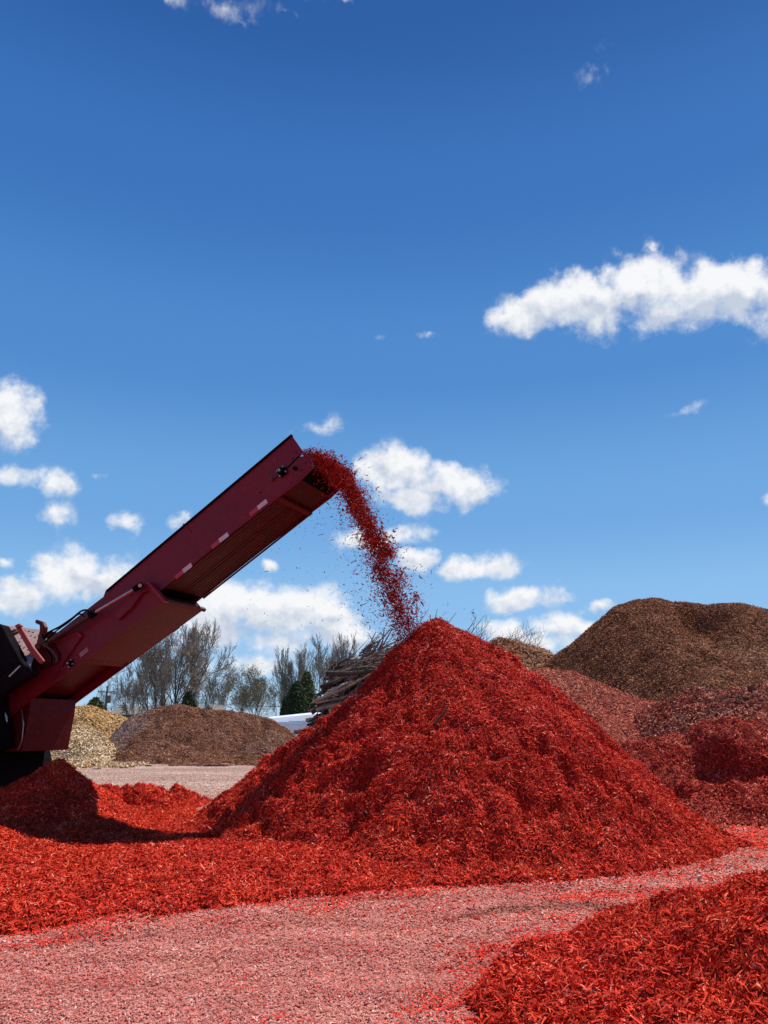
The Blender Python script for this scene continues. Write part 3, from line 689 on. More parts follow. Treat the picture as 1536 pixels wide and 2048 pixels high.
# flatten onto one plane so the plate is a true sheet
_p0 = g_[0].copy(); _pix = ((5, 1251), (112, 1265), (80, 1292), (66, 1320), (61, 1339), (40, 1310), (10, 1262))
g_ = []
for a, b_ in _pix:
    d = Vector(ray(a, b_)); t = (_p0 - Vector((0, 0, CAMZ))).dot(nrm) / d.dot(nrm); g_.append(Vector((0, 0, CAMZ)) + d * t)
if nrm.z < 0: nrm = -nrm
gd = MB().prism(g_, nrm * .02).build('guard_plate', M['steel'], root, .004)
def ong(px, py):
    x, y, z = ray(px, py); o_ = Vector((0, 0, CAMZ)); d = Vector((x, y, z)); t = (g_[0] + nrm * .021 - o_).dot(nrm) / d.dot(nrm); return o_ + d * t
for (px, py) in ((50, 1262), (58, 1263), (66, 1265), (62, 1272), (70, 1275), (44, 1276), (40, 1292), (48, 1296), (56, 1300), (38, 1284), (60, 1290), (66, 1296), (64, 1312), (46, 1306)):
    MB().tube([ong(px, py), ong(px, py) + nrm * .004], .022, 8).build('hole', M['black'], gd)
MB().tube([ong(30, 1266), ong(30, 1266) + nrm * .05], .10, 18).tube([ong(30, 1266) + nrm * .04, ong(30, 1266) + nrm * .08], .05, 14).build('round_bearing', M['rust'], gd, .01)
part([(-40, 1238), (2, 1251), (22, 1288), (40, 1322), (63, 1342), (60, 1350), (30, 1368), (-40, 1418)], -.62, .20, 'dark_housing', M['char'], bevel=.01)
part([(-30, 1352), (18, 1325), (28, 1332), (-30, 1372)], -.64, .03, 'housing_recess', M['black'], bevel=.004)
part([(17, 1352), (19, 1354), (41, 1332), (39, 1331)], -.645, .02, 'housing_seam', M['rod'])
# red lever bars, the sunlight on them included in the colour
lb = part([(29, 1251), (37, 1247), (66, 1295), (87, 1322), (80, 1328), (58, 1303)], -.72, .05, 'lever_bar', M['redlit'], bevel=.006)
part([(29, 1251), (37, 1247), (42, 1252), (33, 1257)], -.78, .06, 'lever_end', M['redlit'], lb, .004)
part([(70, 1246), (71, 1239), (85, 1244), (90, 1254), (88, 1266), (100, 1262), (113, 1265), (113, 1272), (86, 1276), (80, 1290), (73, 1285), (79, 1262), (79, 1250)], -.22, .08, 'mounting_bracket', M['paint2'], bevel=.006)
part([(72, 1290), (104, 1286), (118, 1312), (112, 1326), (84, 1340), (66, 1322)], -.14, .08, 'pivot_plate', M['paint2'], bevel=.006)

# ------------------------------------------------------------------ trees
M['bark'] = simple('grey_brown_bark', (.15, .12, .10), .9, spec=.1, var=.4, vscale=2)
M['bark2'] = simple('pale_twig_bark', (.36, .29, .23), .9, spec=.1, var=.35, vscale=2)
M['bud'] = simple('spring_bud_green', (.22, .25, .10), .8, spec=.1, var=.4, vscale=1)
M['needle'] = simple('dark_evergreen', (.075, .105, .05), .8, spec=.2, var=.5, vscale=.8)
M['needle2'] = simple('olive_evergreen', (.16, .185, .07), .8, spec=.2, var=.4, vscale=.8)
def grow(seed, stems, spread, kids, up=.07, wob=.09, lean=0, gnarl=1.0, first=.25):
    rg = random.Random(seed); segs = []
    def rv(): return Vector((rg.gauss(0, 1), rg.gauss(0, 1), rg.gauss(0, 1)))
    def br(p, d, ln, r, lv):
        n = 5 if lv < 2 else 3; pts = [p.copy()]; q = p.copy(); dd = d.copy()
        for k in range(n):
            dd = (dd + rv() * wob * gnarl + Vector((0, 0, up))).normalized(); q = q + dd * ln / n; pts.append(q.copy())
        rads = [max(.004, r * (1 - .72 * k / n)) for k in range(n + 1)]
        segs.append((pts, rads, lv))
        if lv >= len(kids): return
        for k in range(kids[lv]):
            t = first + (1 - first) * (k + rg.random()) / kids[lv] if lv else .30 + .70 * (k + rg.random()) / kids[lv]
            f = t * n; i_ = min(int(f), n - 1); pp = pts[i_].lerp(pts[i_ + 1], f - i_); rr_ = rads[i_] * .62
            td = (pts[i_ + 1] - pts[i_]).normalized(); s = td.cross(rv()).normalized()
            a = rg.uniform(.35, .80); br(pp, (td * math.cos(a) + s * math.sin(a)).normalized(), ln * rg.uniform(.45, .72) * (1.2 - .55 * t), rr_ * rg.uniform(.6, .95), lv + 1)
    for s_ in range(stems):
        a = 2 * math.pi * (s_ + rg.random() * .6) / max(1, stems); sp_ = spread * rg.uniform(.55, 1.1) if stems > 1 else lean
        br(Vector((math.cos(a) * .15, math.sin(a) * .15, 0)), Vector((math.cos(a) * sp_ + lean, math.sin(a) * sp_, 1)).normalized(), rg.uniform(.8, 1.05), .040 if stems > 1 else .05, 0)
    return segs
def tree(px, Y, top, half, seed, label, stems=5, spread=.5, kids=(7, 6, 5, 3), mat='bark', tw='bark2', bud=0, rad=1.0, twig=.016, ztop=None, group='bare trees beyond the yard', lean=0, **kw):
    segs = grow(seed, stems, spread, kids, lean=lean, **kw)
    base = at(px, 1440, Y); base.z = 0
    H = at(px, top, Y).z; Wh = (at(px + half, top, Y).x - at(px, top, Y).x)
    allp = [q for s in segs for q in s[0]]
    mz = sorted(q.z for q in allp)[int(len(allp) * .999)]; mxx = sorted(abs(q.x) for q in allp)[int(len(allp) * .985)]
    kz = H / mz; kx = min(max(Wh / mxx, kz * .6), kz * 1.25); print('TREE', px, round(Wh / mxx / kz, 2))
    r0 = empty('bare_tree', base); tag(r0, label, 'tree', group)
    A, B_ = MB(), MB()
    for pts, rads, lv in segs:
        P_ = [base + Vector((q.x * kx, q.y * kx, q.z * kz)) for q in pts]
        if lv < 2: A.tube(P_, [max(twig, r_ * kz * .30 * rad) for r_ in rads], 6 if lv == 0 else 5, False)
        else: B_.tube(P_, [max(twig * (.8 if lv > 2 else 1.0), r_ * kz * .24 * rad) for r_ in rads], 3, False)
    A.build('trunk', M[mat], r0); cr_o = B_.build('crown', M[tw], r0)
    if bud:
        rg = np.random.default_rng(seed); tips = np.array([list(base + Vector((q.x * kx, q.y * kx, q.z * kz))) for pts, _, lv in segs if lv >= 2 for q in pts[1:]])
        P_ = tips[rg.integers(0, len(tips), bud)] + rg.normal(size=(bud, 3)) * .25
        N = rg.normal(size=P_.shape); N /= np.linalg.norm(N, axis=1)[:, None]
        Vc, Fc = chips_geo(P_, N, .11, .07, rg, .3); np_mesh('leaves', Vc - np.array(base), Fc, [M['bud']], parent=r0)
    return r0
tree(338, 82, 1238, 108, 11, 'largest bare tree with many rising limbs behind the wide brown pile', stems=8, spread=.80, kids=(9, 6, 5, 4), rad=1.25, twig=.018, up=.02)
tree(272, 92, 1322, 46, 12, 'small bare tree just under the conveyor edge beside the largest tree', stems=4, spread=.6, kids=(7, 6, 5, 3))
tree(232, 120, 1345, 30, 29, 'faint bare tree furthest left above the grey house roof', stems=3, spread=.6, kids=(6, 5, 4, 2), mat='bark2')
tree(398, 100, 1330, 38, 13, 'thin bare tree at the right foot of the largest tree', stems=3, spread=.5, kids=(6, 5, 5, 2), bud=500)
tree(474, 96, 1330, 44, 14, 'round bare tree with a forked trunk above the middle of the brown pile', stems=1, spread=.3, kids=(11, 6, 5, 3), bud=900, rad=1.1, first=.30)
tree(527, 94, 1334, 46, 15, 'bare tree with a crooked dark trunk above the end of the brown pile', stems=1, spread=.3, kids=(11, 6, 5, 3), bud=900, rad=1.1, first=.30)
tree(436, 112, 1345, 36, 16, 'slim budding tree between the largest tree and the round one', stems=4, spread=.4, kids=(6, 5, 5, 2), bud=1400, mat='bark2')
tree(502, 118, 1352, 40, 26, 'low budding tree behind the two round bare trees', stems=5, spread=.4, kids=(6, 5, 5, 2), bud=1600, mat='bark2')
tree(565, 116, 1350, 34, 27, 'low budding tree left of the evergreen', stems=4, spread=.4, kids=(6, 5, 5, 2), bud=1200, mat='bark2')
tree(592, 100, 1284, 34, 17, 'narrow upright pale bare tree rising behind the evergreen', stems=3, spread=.22, kids=(11, 7, 5, 2), mat='bark2', up=.16)
tree(640, 88, 1272, 40, 18, 'tall leaning bare tree with dark limbs beside the brush pile', stems=2, spread=.25, lean=.30, kids=(9, 7, 5, 3), up=.12, rad=1.1)
tree(684, 104, 1268, 36, 19, 'pale fine twigged bare tree behind the top of the brush pile', stems=3, spread=.35, kids=(9, 7, 5, 3), mat='bark2', up=.14)
tree(720, 112, 1300, 34, 20, 'lower pale bare tree mostly hidden by the brush pile', stems=3, spread=.4, kids=(8, 6, 5, 2), mat='bark2')

def evergreen(px, Y, top, half, seed, label, mat='needle', shape=1.0, n=5200, name='evergreen_tree', sz=.2, group=None):
    rg = np.random.default_rng(seed); base = at(px, 1440, Y); base.z = 0; H = at(px, top, Y).z
    Rr = at(px + half, top, Y).x - at(px, top, Y).x
    r0 = empty(name, base); tag(r0, label, 'bush' if 'bush' in name else 'tree', group)
    MB().tube([base, base + Vector((0, 0, H * .9))], [Rr * .09, .03], 8).build('trunk', M['bark'], r0)
    # clumps along drooping boughs
    nb = n // 40; z = rg.random(nb) ** .8; a = rg.random(nb) * 2 * np.pi
    prof = (1 - z) ** shape * (.75 + .35 * rg.random(nb)) if name != 'evergreen_bush' else np.sqrt(np.clip(1 - (z * 1.02) ** 2, .02, 1)) * (.8 + .25 * rg.random(nb))
    rad_ = Rr * prof
    P_ = []
    for i_ in range(nb):
        t = rg.random(40) ** .6; w_ = .10 + .16 * rad_[i_]
        c = np.stack([np.cos(a[i_]) * rad_[i_] * t, np.sin(a[i_]) * rad_[i_] * t, .25 + z[i_] * (H - .4) - .12 * rad_[i_] * t], 1)
        P_.append(c + rg.normal(size=(40, 3)) * w_ * np.array([.7, .7, .45]))
    P_ = np.concatenate(P_); N = rg.normal(size=P_.shape); N[:, 2] += .5; N /= np.linalg.norm(N, axis=1)[:, None]
    Vc, Fc = chips_geo(P_, N, sz, sz * .38, rg, .5); np_mesh('crown', Vc, Fc, [M[mat]], parent=r0)
evergreen(592, 80, 1362, 36, 41, 'dark evergreen tree between the white tarp and the bare trees', shape=.55, n=22000)
evergreen(612, 84, 1342, 32, 42, 'olive green evergreen tree touching the brush pile', 'needle2', .6, n=22000)
evergreen(570, 95, 1392, 16, 43, 'small dark evergreen at the left foot of the taller evergreens', shape=.8, n=18000)
evergreen(374, 78, 1382, 36, 44, 'dark cone shaped evergreen under the largest bare tree', shape=.7, n=18000)
evergreen(188, 90, 1394, 28, 45, 'rounded green bush beside the utility pole under the conveyor', 'needle2', name='evergreen_bush', n=18000)

# ------------------------------------------------------------------ houses, pole, white wrapped stack
M['shingle'] = simple('grey_shingles', (.20, .19, .18), .9, spec=.15, var=.25, vscale=1.5)
M['siding'] = simple('white_siding', (.70, .70, .68), .6, var=.1, vscale=2)
M['siding2'] = simple('tan_siding', (.36, .32, .27), .7, var=.15, vscale=2)
M['glass'] = simple('window_glass', (.03, .04, .05), .1)
M['pole'] = simple('grey_pole_wood', (.28, .25, .22), .9, var=.3)
def house(pxl, pxr, Y, ridge_py, eave_py, depth, label, wallm, gable_right=False):
    l, r = at(pxl, ridge_py, Y).x, at(pxr, ridge_py, Y).x; hz = at(pxl, ridge_py, Y).z; ez = at(pxl, eave_py, Y).z
    r0 = empty('house', ((l + r) / 2, Y, 0)); tag(r0, label, 'house')
    if not gable_right:
        MB().prism([(l + .4, Y, 0), (r - .4, Y, 0), (r - .4, Y, ez), (l + .4, Y, ez)], (0, depth, 0)).build('wall', wallm, r0)
        pr = [(l, Y - .5, ez), (l, Y + depth / 2, hz), (l, Y + depth + .5, ez), (l, Y + depth + .3, ez - .15), (l, Y + depth / 2, hz - .2), (l, Y - .5, ez - .15)]
        MB().prism(pr, (r - l, 0, 0)).build('roof', M['shingle'], r0)
        for k in range(4):
            x = l + (r - l) * (.15 + .22 * k); wn = MB().box((x, Y - .03, ez * .6), (.6, 0, 0), (0, .05, 0), (0, 0, .55)).build('window', M['siding'], r0)
            MB().box((x, Y - .09, ez * .6), (.5, 0, 0), (0, .01, 0), (0, 0, .45)).build('pane', M['glass'], wn)
        MB().box(((l * .3 + r * .7), Y + depth * .4, hz + .1), (.12, 0, 0), (0, .12, 0), (0, 0, .35)).build('vent_pipe', M['pole'], r0)
    else:
        c = (l + r) / 2
        MB().prism([(l + .3, Y, 0), (r - .3, Y, 0), (r - .3, Y, ez), (c, Y, hz - .25), (l + .3, Y, ez)], (0, depth, 0)).build('wall', wallm, r0)
        MB().prism([(l - .1, Y - .4, ez - .15), (c, Y - .4, hz), (r + .1, Y - .4, ez - .15), (r - .05, Y - .4, ez - .3), (c, Y - .4, hz - .25), (l + .05, Y - .4, ez - .3)], (0, depth + .8, 0)).build('roof', M['shingle'], r0)
        MB().prism([(l - .1, Y - .46, ez - .15), (c, Y - .46, hz), (r + .1, Y - .46, ez - .15), (r - .05, Y - .46, ez - .38), (c, Y - .46, hz - .3), (l + .05, Y - .46, ez - .38)], (0, .05, 0)).build('gable_trim', M['siding'], r0)
        wn = MB().box((c, Y - .03, ez * .6), (.6, 0, 0), (0, .05, 0), (0, 0, .55)).build('window', M['siding'], r0)
        MB().box((c, Y - .09, ez * .6), (.5, 0, 0), (0, .01, 0), (0, 0, .45)).build('pane', M['glass'], wn)
house(217, 352, 108, 1410, 1429, 9, 'low house with a long grey roof behind the golden chips', M['siding2'])
house(372, 413, 104, 1408, 1419, 8, 'grey roofed house wing next to the white gable', M['siding2'])
house(402, 433, 101, 1406, 1424, 8, 'house with a white trimmed gable behind the brown pile', M['siding'], True)
pb = at(209, 1440, 96); ptop = at(209, 1372, 96).z
pl = empty('utility_pole', (pb.x, pb.y, 0)); tag(pl, 'slim grey utility pole above the green bush', 'utility pole')
MB().tube([(pb.x, pb.y, 0), (pb.x, pb.y, ptop)], [.17, .12], 8).build('pole', M['pole'], pl)
MB().box((pb.x, pb.y - .16, ptop - .7), (1.0, .2, 0), (-.01, .05, 0), (0, 0, .06)).build('crossarm', M['pole'], pl)
MB().tube([(pb.x + .35, pb.y, ptop - 2.0), (pb.x + .35, pb.y, ptop - 1.1)], .22, 10).build('transformer', M['pole'], pl)
for k, (dz, ox) in enumerate(((-.65, -.9), (-.65, .9), (-2.3, 0))):
    MB().tube([(pb.x + ox + t * 42, pb.y + t * 14, ptop + dz - 1.6 * 4 * t * (1 - t)) for t in [i_ / 12 for i_ in range(13)]], .018, 4).build('wire', M['char'], pl)

M['tarp'] = simple('white_plastic_wrap', (.80, .83, .86), .35, spec=.5, var=.08, vscale=.6, bump=.4, bscale=1.2)
M['tarpblue'] = simple('pale_blue_print', (.42, .66, .84), .4, var=.3, vscale=2)
wt = [at(470, 1447, 52), at(505, 1441, 52), at(540, 1433, 52), at(618, 1425, 52), at(690, 1420, 52)]
r0 = empty('wrapped_stack', (at(570, 1440, 52).x, 53, 0)); tag(r0, 'white plastic wrapped stack with faint blue print beside the brush pile', 'wrapped stack')
mb_ = MB(); prof = []
rows = []
for v in wt:
    rows.append([Vector((v.x, 52 + o_[0], v.z * o_[1])) for o_ in ((0, 0), (-.15, .4), (0, .8), (.25, .95), (.8, 1), (3.0, 1.01), (3.6, .9), (3.8, .4), (3.7, 0))])
n_ = len(rows[0]); mb_.add([v for r_ in rows for v in r_], [(i_ * n_ + k, i_ * n_ + k + 1, (i_ + 1) * n_ + k + 1, (i_ + 1) * n_ + k) for i_ in range(len(rows) - 1) for k in range(n_ - 1)] + [tuple(range(n_)), tuple(range((len(rows) - 1) * n_, len(rows) * n_))])
mb_.build('plastic_wrap', M['tarp'], r0)
rg = random.Random(3)
for (x0_, x1_, yy) in ((556, 572, 1445), (578, 600, 1443), (568, 604, 1450), (606, 618, 1448)):
    x_ = x0_
    while x_ < x1_:
        w_ = rg.uniform(1.2, 3.2); a = at(x_, yy + .9, 51.80); b_ = at(x_ + w_, yy - .9, 51.80); MB().prism([(a.x, 51.81, a.z), (b_.x, 51.81, a.z), (b_.x, 51.81, b_.z), (a.x, 51.81, b_.z)], (0, .06, 0)).build('blue_print', M['tarpblue'], r0); x_ += w_ + rg.uniform(.5, 1.2)

# ------------------------------------------------------------------ brush pile of logs
M['log'] = simple('weathered_grey_log', (.24, .185, .15), .9, spec=.1, var=.5, vscale=3, bump=.6, bscale=12)
M['log2'] = simple('dark_bark_log', (.10, .072, .058), .9, spec=.1, var=.5, vscale=3, bump=.6, bscale=12)
M['peel'] = simple('pale_peeled_wood', (.50, .39, .28), .8, spec=.1, var=.3, vscale=3)
M['cut'] = simple('fresh_cut_end', (.55, .42, .27), .8, spec=.1, var=.2, vscale=8)
GRP = 'logs and poles stacked in the brush pile'
def log(p0, p1, r, mat, label, seed, name='log'):
    rg = random.Random(seed); p0, p1 = Vector(p0), Vector(p1); d = p1 - p0; s = d.cross(Vector((0, 0, 1))).normalized(); u = s.cross(d).normalized()
    r0 = empty(name, p0); tag(r0, label, 'log', GRP)
    b1, b2 = rg.uniform(-.05, .05) * d.length, rg.uniform(-.04, .04) * d.length
    pts = [p0 + d * t + u * b1 * math.sin(t * math.pi) + s * b2 * math.sin(t * 5) for t in [i_ / 6 for i_ in range(7)]]
    MB().tube(pts, [r * (1 - .4 * i_ / 6) * rg.uniform(.92, 1.08) for i_ in range(7)], 9).build('bark', mat, r0)
    dd = (pts[0] - pts[1]).normalized()
    MB().tube([pts[0] - dd * .01, pts[0] + dd * .012], r * .86, 9).build('cut_end', M['cut'], r0)
    return r0
rg = random.Random(21)
def proj(p):
    zc = p.y * CP + (p.z - CAMZ) * SP; yc = -p.y * SP + (p.z - CAMZ) * CP; return 768 + p.x / zc * FPX, 1024 - yc / zc * FPX
def pokes(p):
    u, v = proj(p); return v < np.interp(u, [600, 650, 700, 750, 800, 860, 875, 940, 1100], [1455, 1342, 1318, 1303, 1292, 1262, 1262, 1290, 1370])
def xb(py): return float(np.interp(py, [1296, 1312, 1330, 1345, 1360, 1385, 1410, 1440, 1470], [770, 715, 668, 652, 648, 632, 622, 614, 604]))
k = 0
for py in np.linspace(1322, 1474, 40):
    for j in range(3):
        y_ = py + rg.uniform(-3, 3); x_ = xb(y_) + abs(rg.gauss(0, 10)) + j * rg.uniform(22, 40) - 2
        Y = 24.5 + rg.uniform(-.2, .8) + (1474 - y_) * .006 + j * .1
        p0 = at(x_, y_, Y); a = R(rg.gauss(21, 8)); ln = rg.uniform(2.2, 4.6)
        yo = rg.uniform(-.4, .9); p1 = p0 + Vector((math.cos(a) * ln, yo, math.sin(a) * ln))
        while ln > .6 and pokes(p1): ln *= .85; p1 = p0 + Vector((math.cos(a) * ln, yo, math.sin(a) * ln))
        rad_ = rg.choice([.022, .028, .034, .04, .05, .06, .075])
        pale = rg.random() < .2
        lb_ = ('pale peeled pole among the darker logs of the brush pile' if pale else 'dark bark covered log in the brush pile behind the red cone' if k % 3 == 0 else 'weathered grey pole in the brush pile behind the red cone')
        log(p0, p1, rad_, M['peel'] if pale else M['log2'] if k % 3 == 0 else M['log'], lb_, 100 + k); k += 1
log(at(651, 1347, 24.2), at(760, 1338, 24.6), 0.085, M['log2'], 'thick dark stub log jutting out at the upper left of the brush pile', 1)
log(at(648, 1393, 24.1), at(705, 1362, 24.4), .05, M['peel'], 'bright peeled pole slanting across the front of the brush pile', 2)
log(at(588, 1464, 24.0), at(665, 1446, 24.4), .075, M['log'], 'lowest long grey log reaching out past the foot of the brush pile', 3)
log(at(660, 1424, 24.1), at(742, 1394, 24.4), .05, M['peel'], 'pale bent pole low in the brush pile just above the red cone edge', 4)
# tangled twigs
tw = MB(); rg = random.Random(5)
for i_ in range(950):
    y_ = rg.uniform(1300, 1476); x_ = xb(y_) + rg.random() * 190 + 10; Y = rg.uniform(24.3, 26.5)
    p = at(x_, y_ + 6, Y); a = R(rg.gauss(22, 26)); ln = rg.uniform(.5, 1.9); d = Vector((math.cos(a), rg.uniform(-.35, .35), math.sin(a))) * ln * rg.choice((1, 1, -.35, 1))
    q = p + d * .5 + Vector((rg.gauss(0, .06), 0, rg.gauss(0, .07))); tw.tube([p, q, p + d + Vector((0, 0, rg.gauss(0, .12)))], [rg.uniform(.010, .028), .014, .006], 4, False)
# fan of fine twigs over the top and to the right of the cone
for i_ in range(150):
    y_ = rg.uniform(1298, 1322); x_ = rg.uniform(715, 830); p = at(x_, y_, 26); a = R(rg.gauss(20, 18)); ln = rg.uniform(.3, .9); d = Vector((math.cos(a), 0, math.sin(a))) * ln
    tw.tube([p, p + d * .5 + Vector((0, 0, .05)), p + d * .99], [.018, .012, .006], 3, False)
for (x_, y_, a0_, ln) in ((742, 1315, 75, .5), (748, 1300, 110, .6), (752, 1292, 60, .45), (760, 1300, 80, .7), (700, 1330, 100, .4)):
    p = at(x_, y_, 25); d = Vector((math.cos(R(a0_)), 0, math.sin(R(a0_)))) * ln; tw.tube([p, p + d * .6 + Vector((.05, 0, 0)), p + d], [.025, .016, .008], 4, False)
    tw.tube([p + d * .6 + Vector((.05, 0, 0)), p + d * .8 + Vector((.22, 0, .12))], [.014, .006], 4, False)
def spray(px, py, Y, n, a0_, a1_, ln, r_):
    for i_ in range(n):
        p = at(px + rg.uniform(-16, 16), py + rg.uniform(0, 22), Y); a = R(rg.uniform(a0_, a1_)); d = Vector((math.cos(a), rg.uniform(-.2, .2), math.sin(a))) * ln * rg.uniform(.5, 1.1)
        pts = [p + d * t + Vector((0, 0, -.10 * ln * t * t)) for t in (0, .35, .7, 1)]; tw.tube(pts, [r_, r_ * .8, r_ * .55, r_ * .3], 3, False)
        for q in range(4):
            t = rg.uniform(.3, .95); s_ = p + d * t; b_ = a + R(rg.choice((-1, 1)) * rg.uniform(20, 45)); e_ = Vector((math.cos(b_), 0, math.sin(b_))) * ln * .28
            tw.tube([s_, s_ + e_ * .5, s_ + e_], [r_ * .5, r_ * .4, r_ * .25], 3, False)
spray(945, 1285, 45, 12, 15, 80, 1.7, .022); spray(985, 1300, 45, 8, 15, 60, 2.0, .02); spray(1022, 1300, 45, 9, 40, 75, 1.9, .018); spray(1040, 1300, 45, 9, 40, 80, 1.8, .018); spray(1065, 1305, 45, 6, 35, 70, 1.6, .016)
o = tw.build('brush_twigs', M['log']); tag(o, 'tangle of thin grey twigs through the brush pile', 'brushwood', kind='stuff')
# dark heart of the brush pile so that it is dense
core = MB(); rg = random.Random(8)
for i_ in range(620):
    y_ = rg.uniform(1318, 1545); x_ = xb(min(y_, 1470)) + 14 + rg.random() * 260; p = at(x_, y_ + 8, rg.uniform(25.6, 29)); a = R(rg.gauss(20, 14)); ln = rg.uniform(1.5, 3.5); dv = Vector((math.cos(a), rg.uniform(-.2, .2), math.sin(a) * .6))
    if pokes(p): continue
    while ln > .2 and pokes(p + dv * ln): ln *= .8
    core.tube([p, p + dv * ln], [rg.uniform(.05, .11), .04], 5)
o = core.build('brushwood_heap', M['log2']); tag(o, 'dark inner mass of piled branches in the brush pile', 'brushwood', kind='stuff')

# ------------------------------------------------------------------ stones and sticks
M['stone'] = simple('dusty_dark_stone', (.19, .095, .075), .95, spec=.03, var=.5, vscale=6, bump=.8, bscale=18)
M['stone2'] = simple('pale_stone', (.62, .50, .42), .85, spec=.15, var=.3, vscale=6)
def hit(h, px, py, y0, y1):
    x, y, z = ray(px, py)
    for Yt in np.linspace(y0, y1, 900):
        k_ = Yt / y; X_ = x * k_; Z_ = CAMZ + z * k_
        if h(np.array([X_]), np.array([Yt]))[0] > Z_: return Vector((X_, Yt, Z_))
    return at(px, py, y1)
def stone(p, s, mat, label, seed, name='stone', cat='stone', group=None):
    import bmesh
    rg = random.Random(seed); bm = bmesh.new(); bmesh.ops.create_icosphere(bm, subdivisions=2, radius=1)
    ax = [Vector((rg.gauss(0, 1), rg.gauss(0, 1), rg.gauss(0, 1))).normalized() for _ in range(9)]; dd = [rg.uniform(.45, .85) for _ in ax]
    for v in bm.verts:
        for a_, q_ in zip(ax, dd):
            t = v.co.dot(a_)
            if t > q_: v.co -= a_ * (t - q_)
        v.co = Vector((v.co.x * s * 1.3, v.co.y * s, v.co.z * s * .8))
    me = bpy.data.meshes.new(name); bm.to_mesh(me); bm.free(); me.materials.append(mat)
    o = bpy.data.objects.new(name, me); col.objects.link(o); o.location = p; o.rotation_euler = (rg.uniform(0, .4), rg.uniform(0, .4), rg.uniform(0, 6)); tag(o, label, cat, group); return o
hd = lambda x, y: f_deb(x, y, .16, 1.0, 211) + .08 * fbm(x, y, .4, 212, 2)
stone(hit(hd, 1503, 1379, 18, 24), .17, M['stone'], 'largest grey stone on top of the rubble bank', 1)
stone(hit(hd, 1424, 1384, 18, 24), .10, M['stone'], 'dark stone on the crest where the brown hill meets the rubble bank', 2)
for i_, (px, py, s_) in enumerate(((1440, 1398, .13), (1452, 1404, .10), (1495, 1398, .14), (1510, 1392, .12), (1520, 1400, .15), (1478, 1402, .11), (1490, 1410, .09), (1530, 1408, .12), (1466, 1420, .08), (1512, 1420, .10), (1442, 1425, .08), (1380, 1412, .06), (1402, 1405, .07))):
    stone(hit(hd, px, py, 18, 24), s_, M['stone'], 'dark broken lump half buried in the rubble bank', 10 + i_, group='dark lumps in the rubble bank')
for i_, (px, py, s_) in enumerate(((1462, 1408, .045), (1376, 1400, .04), (1498, 1422, .04), (1420, 1430, .035), (1334, 1440, .03), (1352, 1412, .04), (1283, 1452, .035), (1508, 1410, .04))):
    stone(hit(hd, px, py, 18, 24), s_, M['stone2'], 'small pale stone lying in the rubble bank', 40 + i_, group='pale stones in the rubble bank')
stone(grd(1399, 1754), .035, M['stone2'], 'pale yellowish pebble on the pink ground near the right pile', 60, 'pebble', 'pebble')
stone(grd(1396, 1739), .022, M['stone2'], 'tiny white pebble just behind the yellowish pebble', 61, 'pebble', 'pebble')
stone(grd(982, 1937), .016, M['stone2'], 'small white pebble on the dark track near the front red bank', 62, 'pebble', 'pebble')
stone(grd(1101, 1757), .018, M['stone2'], 'small cream pebble at the foot of the tall red cone', 63, 'pebble', 'pebble')
p = hit(h_main, 868, 1452, 9, 14); q = hit(h_main, 892, 1424, 9, 14)
o = MB().tube([p + Vector((0, -.03, .03)), (p + q) / 2 + Vector((.02, -.05, .05)), q + Vector((0, -.05, .06))], [.016, .013, .007], 6).build('stick', M['log2']); tag(o, 'short dark stick lying on the front of the red cone', 'stick')

# ------------------------------------------------------------------ light and sky
SUN = Vector((2.15, 2.1, 5.7)).normalized()
ELEV = math.asin(SUN.z); AZ = math.atan2(SUN.x, SUN.y)
sl = bpy.data.lights.new('sun', 'SUN'); sl.energy = 4.9; sl.angle = R(.5); sl.color = (1, .965, .91)
so = bpy.data.objects.new('sun', sl); col.objects.link(so); so.rotation_euler = SUN.to_track_quat('Z', 'Y').to_euler()
so.location = (20, 20, 60)

w = bpy.data.worlds.new('World'); sc.world = w; w.use_nodes = True; nt = w.node_tree
nt.nodes.clear(); L = nt.links
def nd(t, **k):
    n = nt.nodes.new(t)
    for a, v in k.items(): setattr(n, a, v)
    return n
def mth(op, a, b=None, c=None, clamp=False, tree=None):
    n = (tree or nt).nodes.new('ShaderNodeMath'); n.operation = op; n.use_clamp = clamp
    for i, v in enumerate((a, b, c)):
        if v is None: continue
        if isinstance(v, (int, float)): n.inputs[i].default_value = v
        else: (tree or nt).links.new(v, n.inputs[i])
    return n.outputs[0]
out = nd('ShaderNodeOutputWorld'); bg = nd('ShaderNodeBackground'); L.new(bg.outputs[0], out.inputs[0])
sky = nd('ShaderNodeTexSky'); sky.sky_type = 'NISHITA'; sky.sun_disc = False
sky.sun_elevation = ELEV; sky.sun_rotation = AZ; sky.altitude = 250; sky.air_density = 1.0; sky.dust_density = .15; sky.ozone_density = 3.0
tc = nd('ShaderNodeTexCoord'); D = tc.outputs['Generated']
sp = nd('ShaderNodeSeparateXYZ'); L.new(D, sp.inputs[0])
az = mth('ARCTAN2', sp.outputs[0], sp.outputs[1]); el = mth('ARCSINE', sp.outputs[2])
cb = nd('ShaderNodeCombineXYZ'); L.new(az, cb.inputs[0]); L.new(el, cb.inputs[1]); Pn = cb.outputs[0]
def azel(px, py):
    x, y, z = ray(px, py); return math.atan2(x, y), math.atan2(z, math.hypot(x, y))
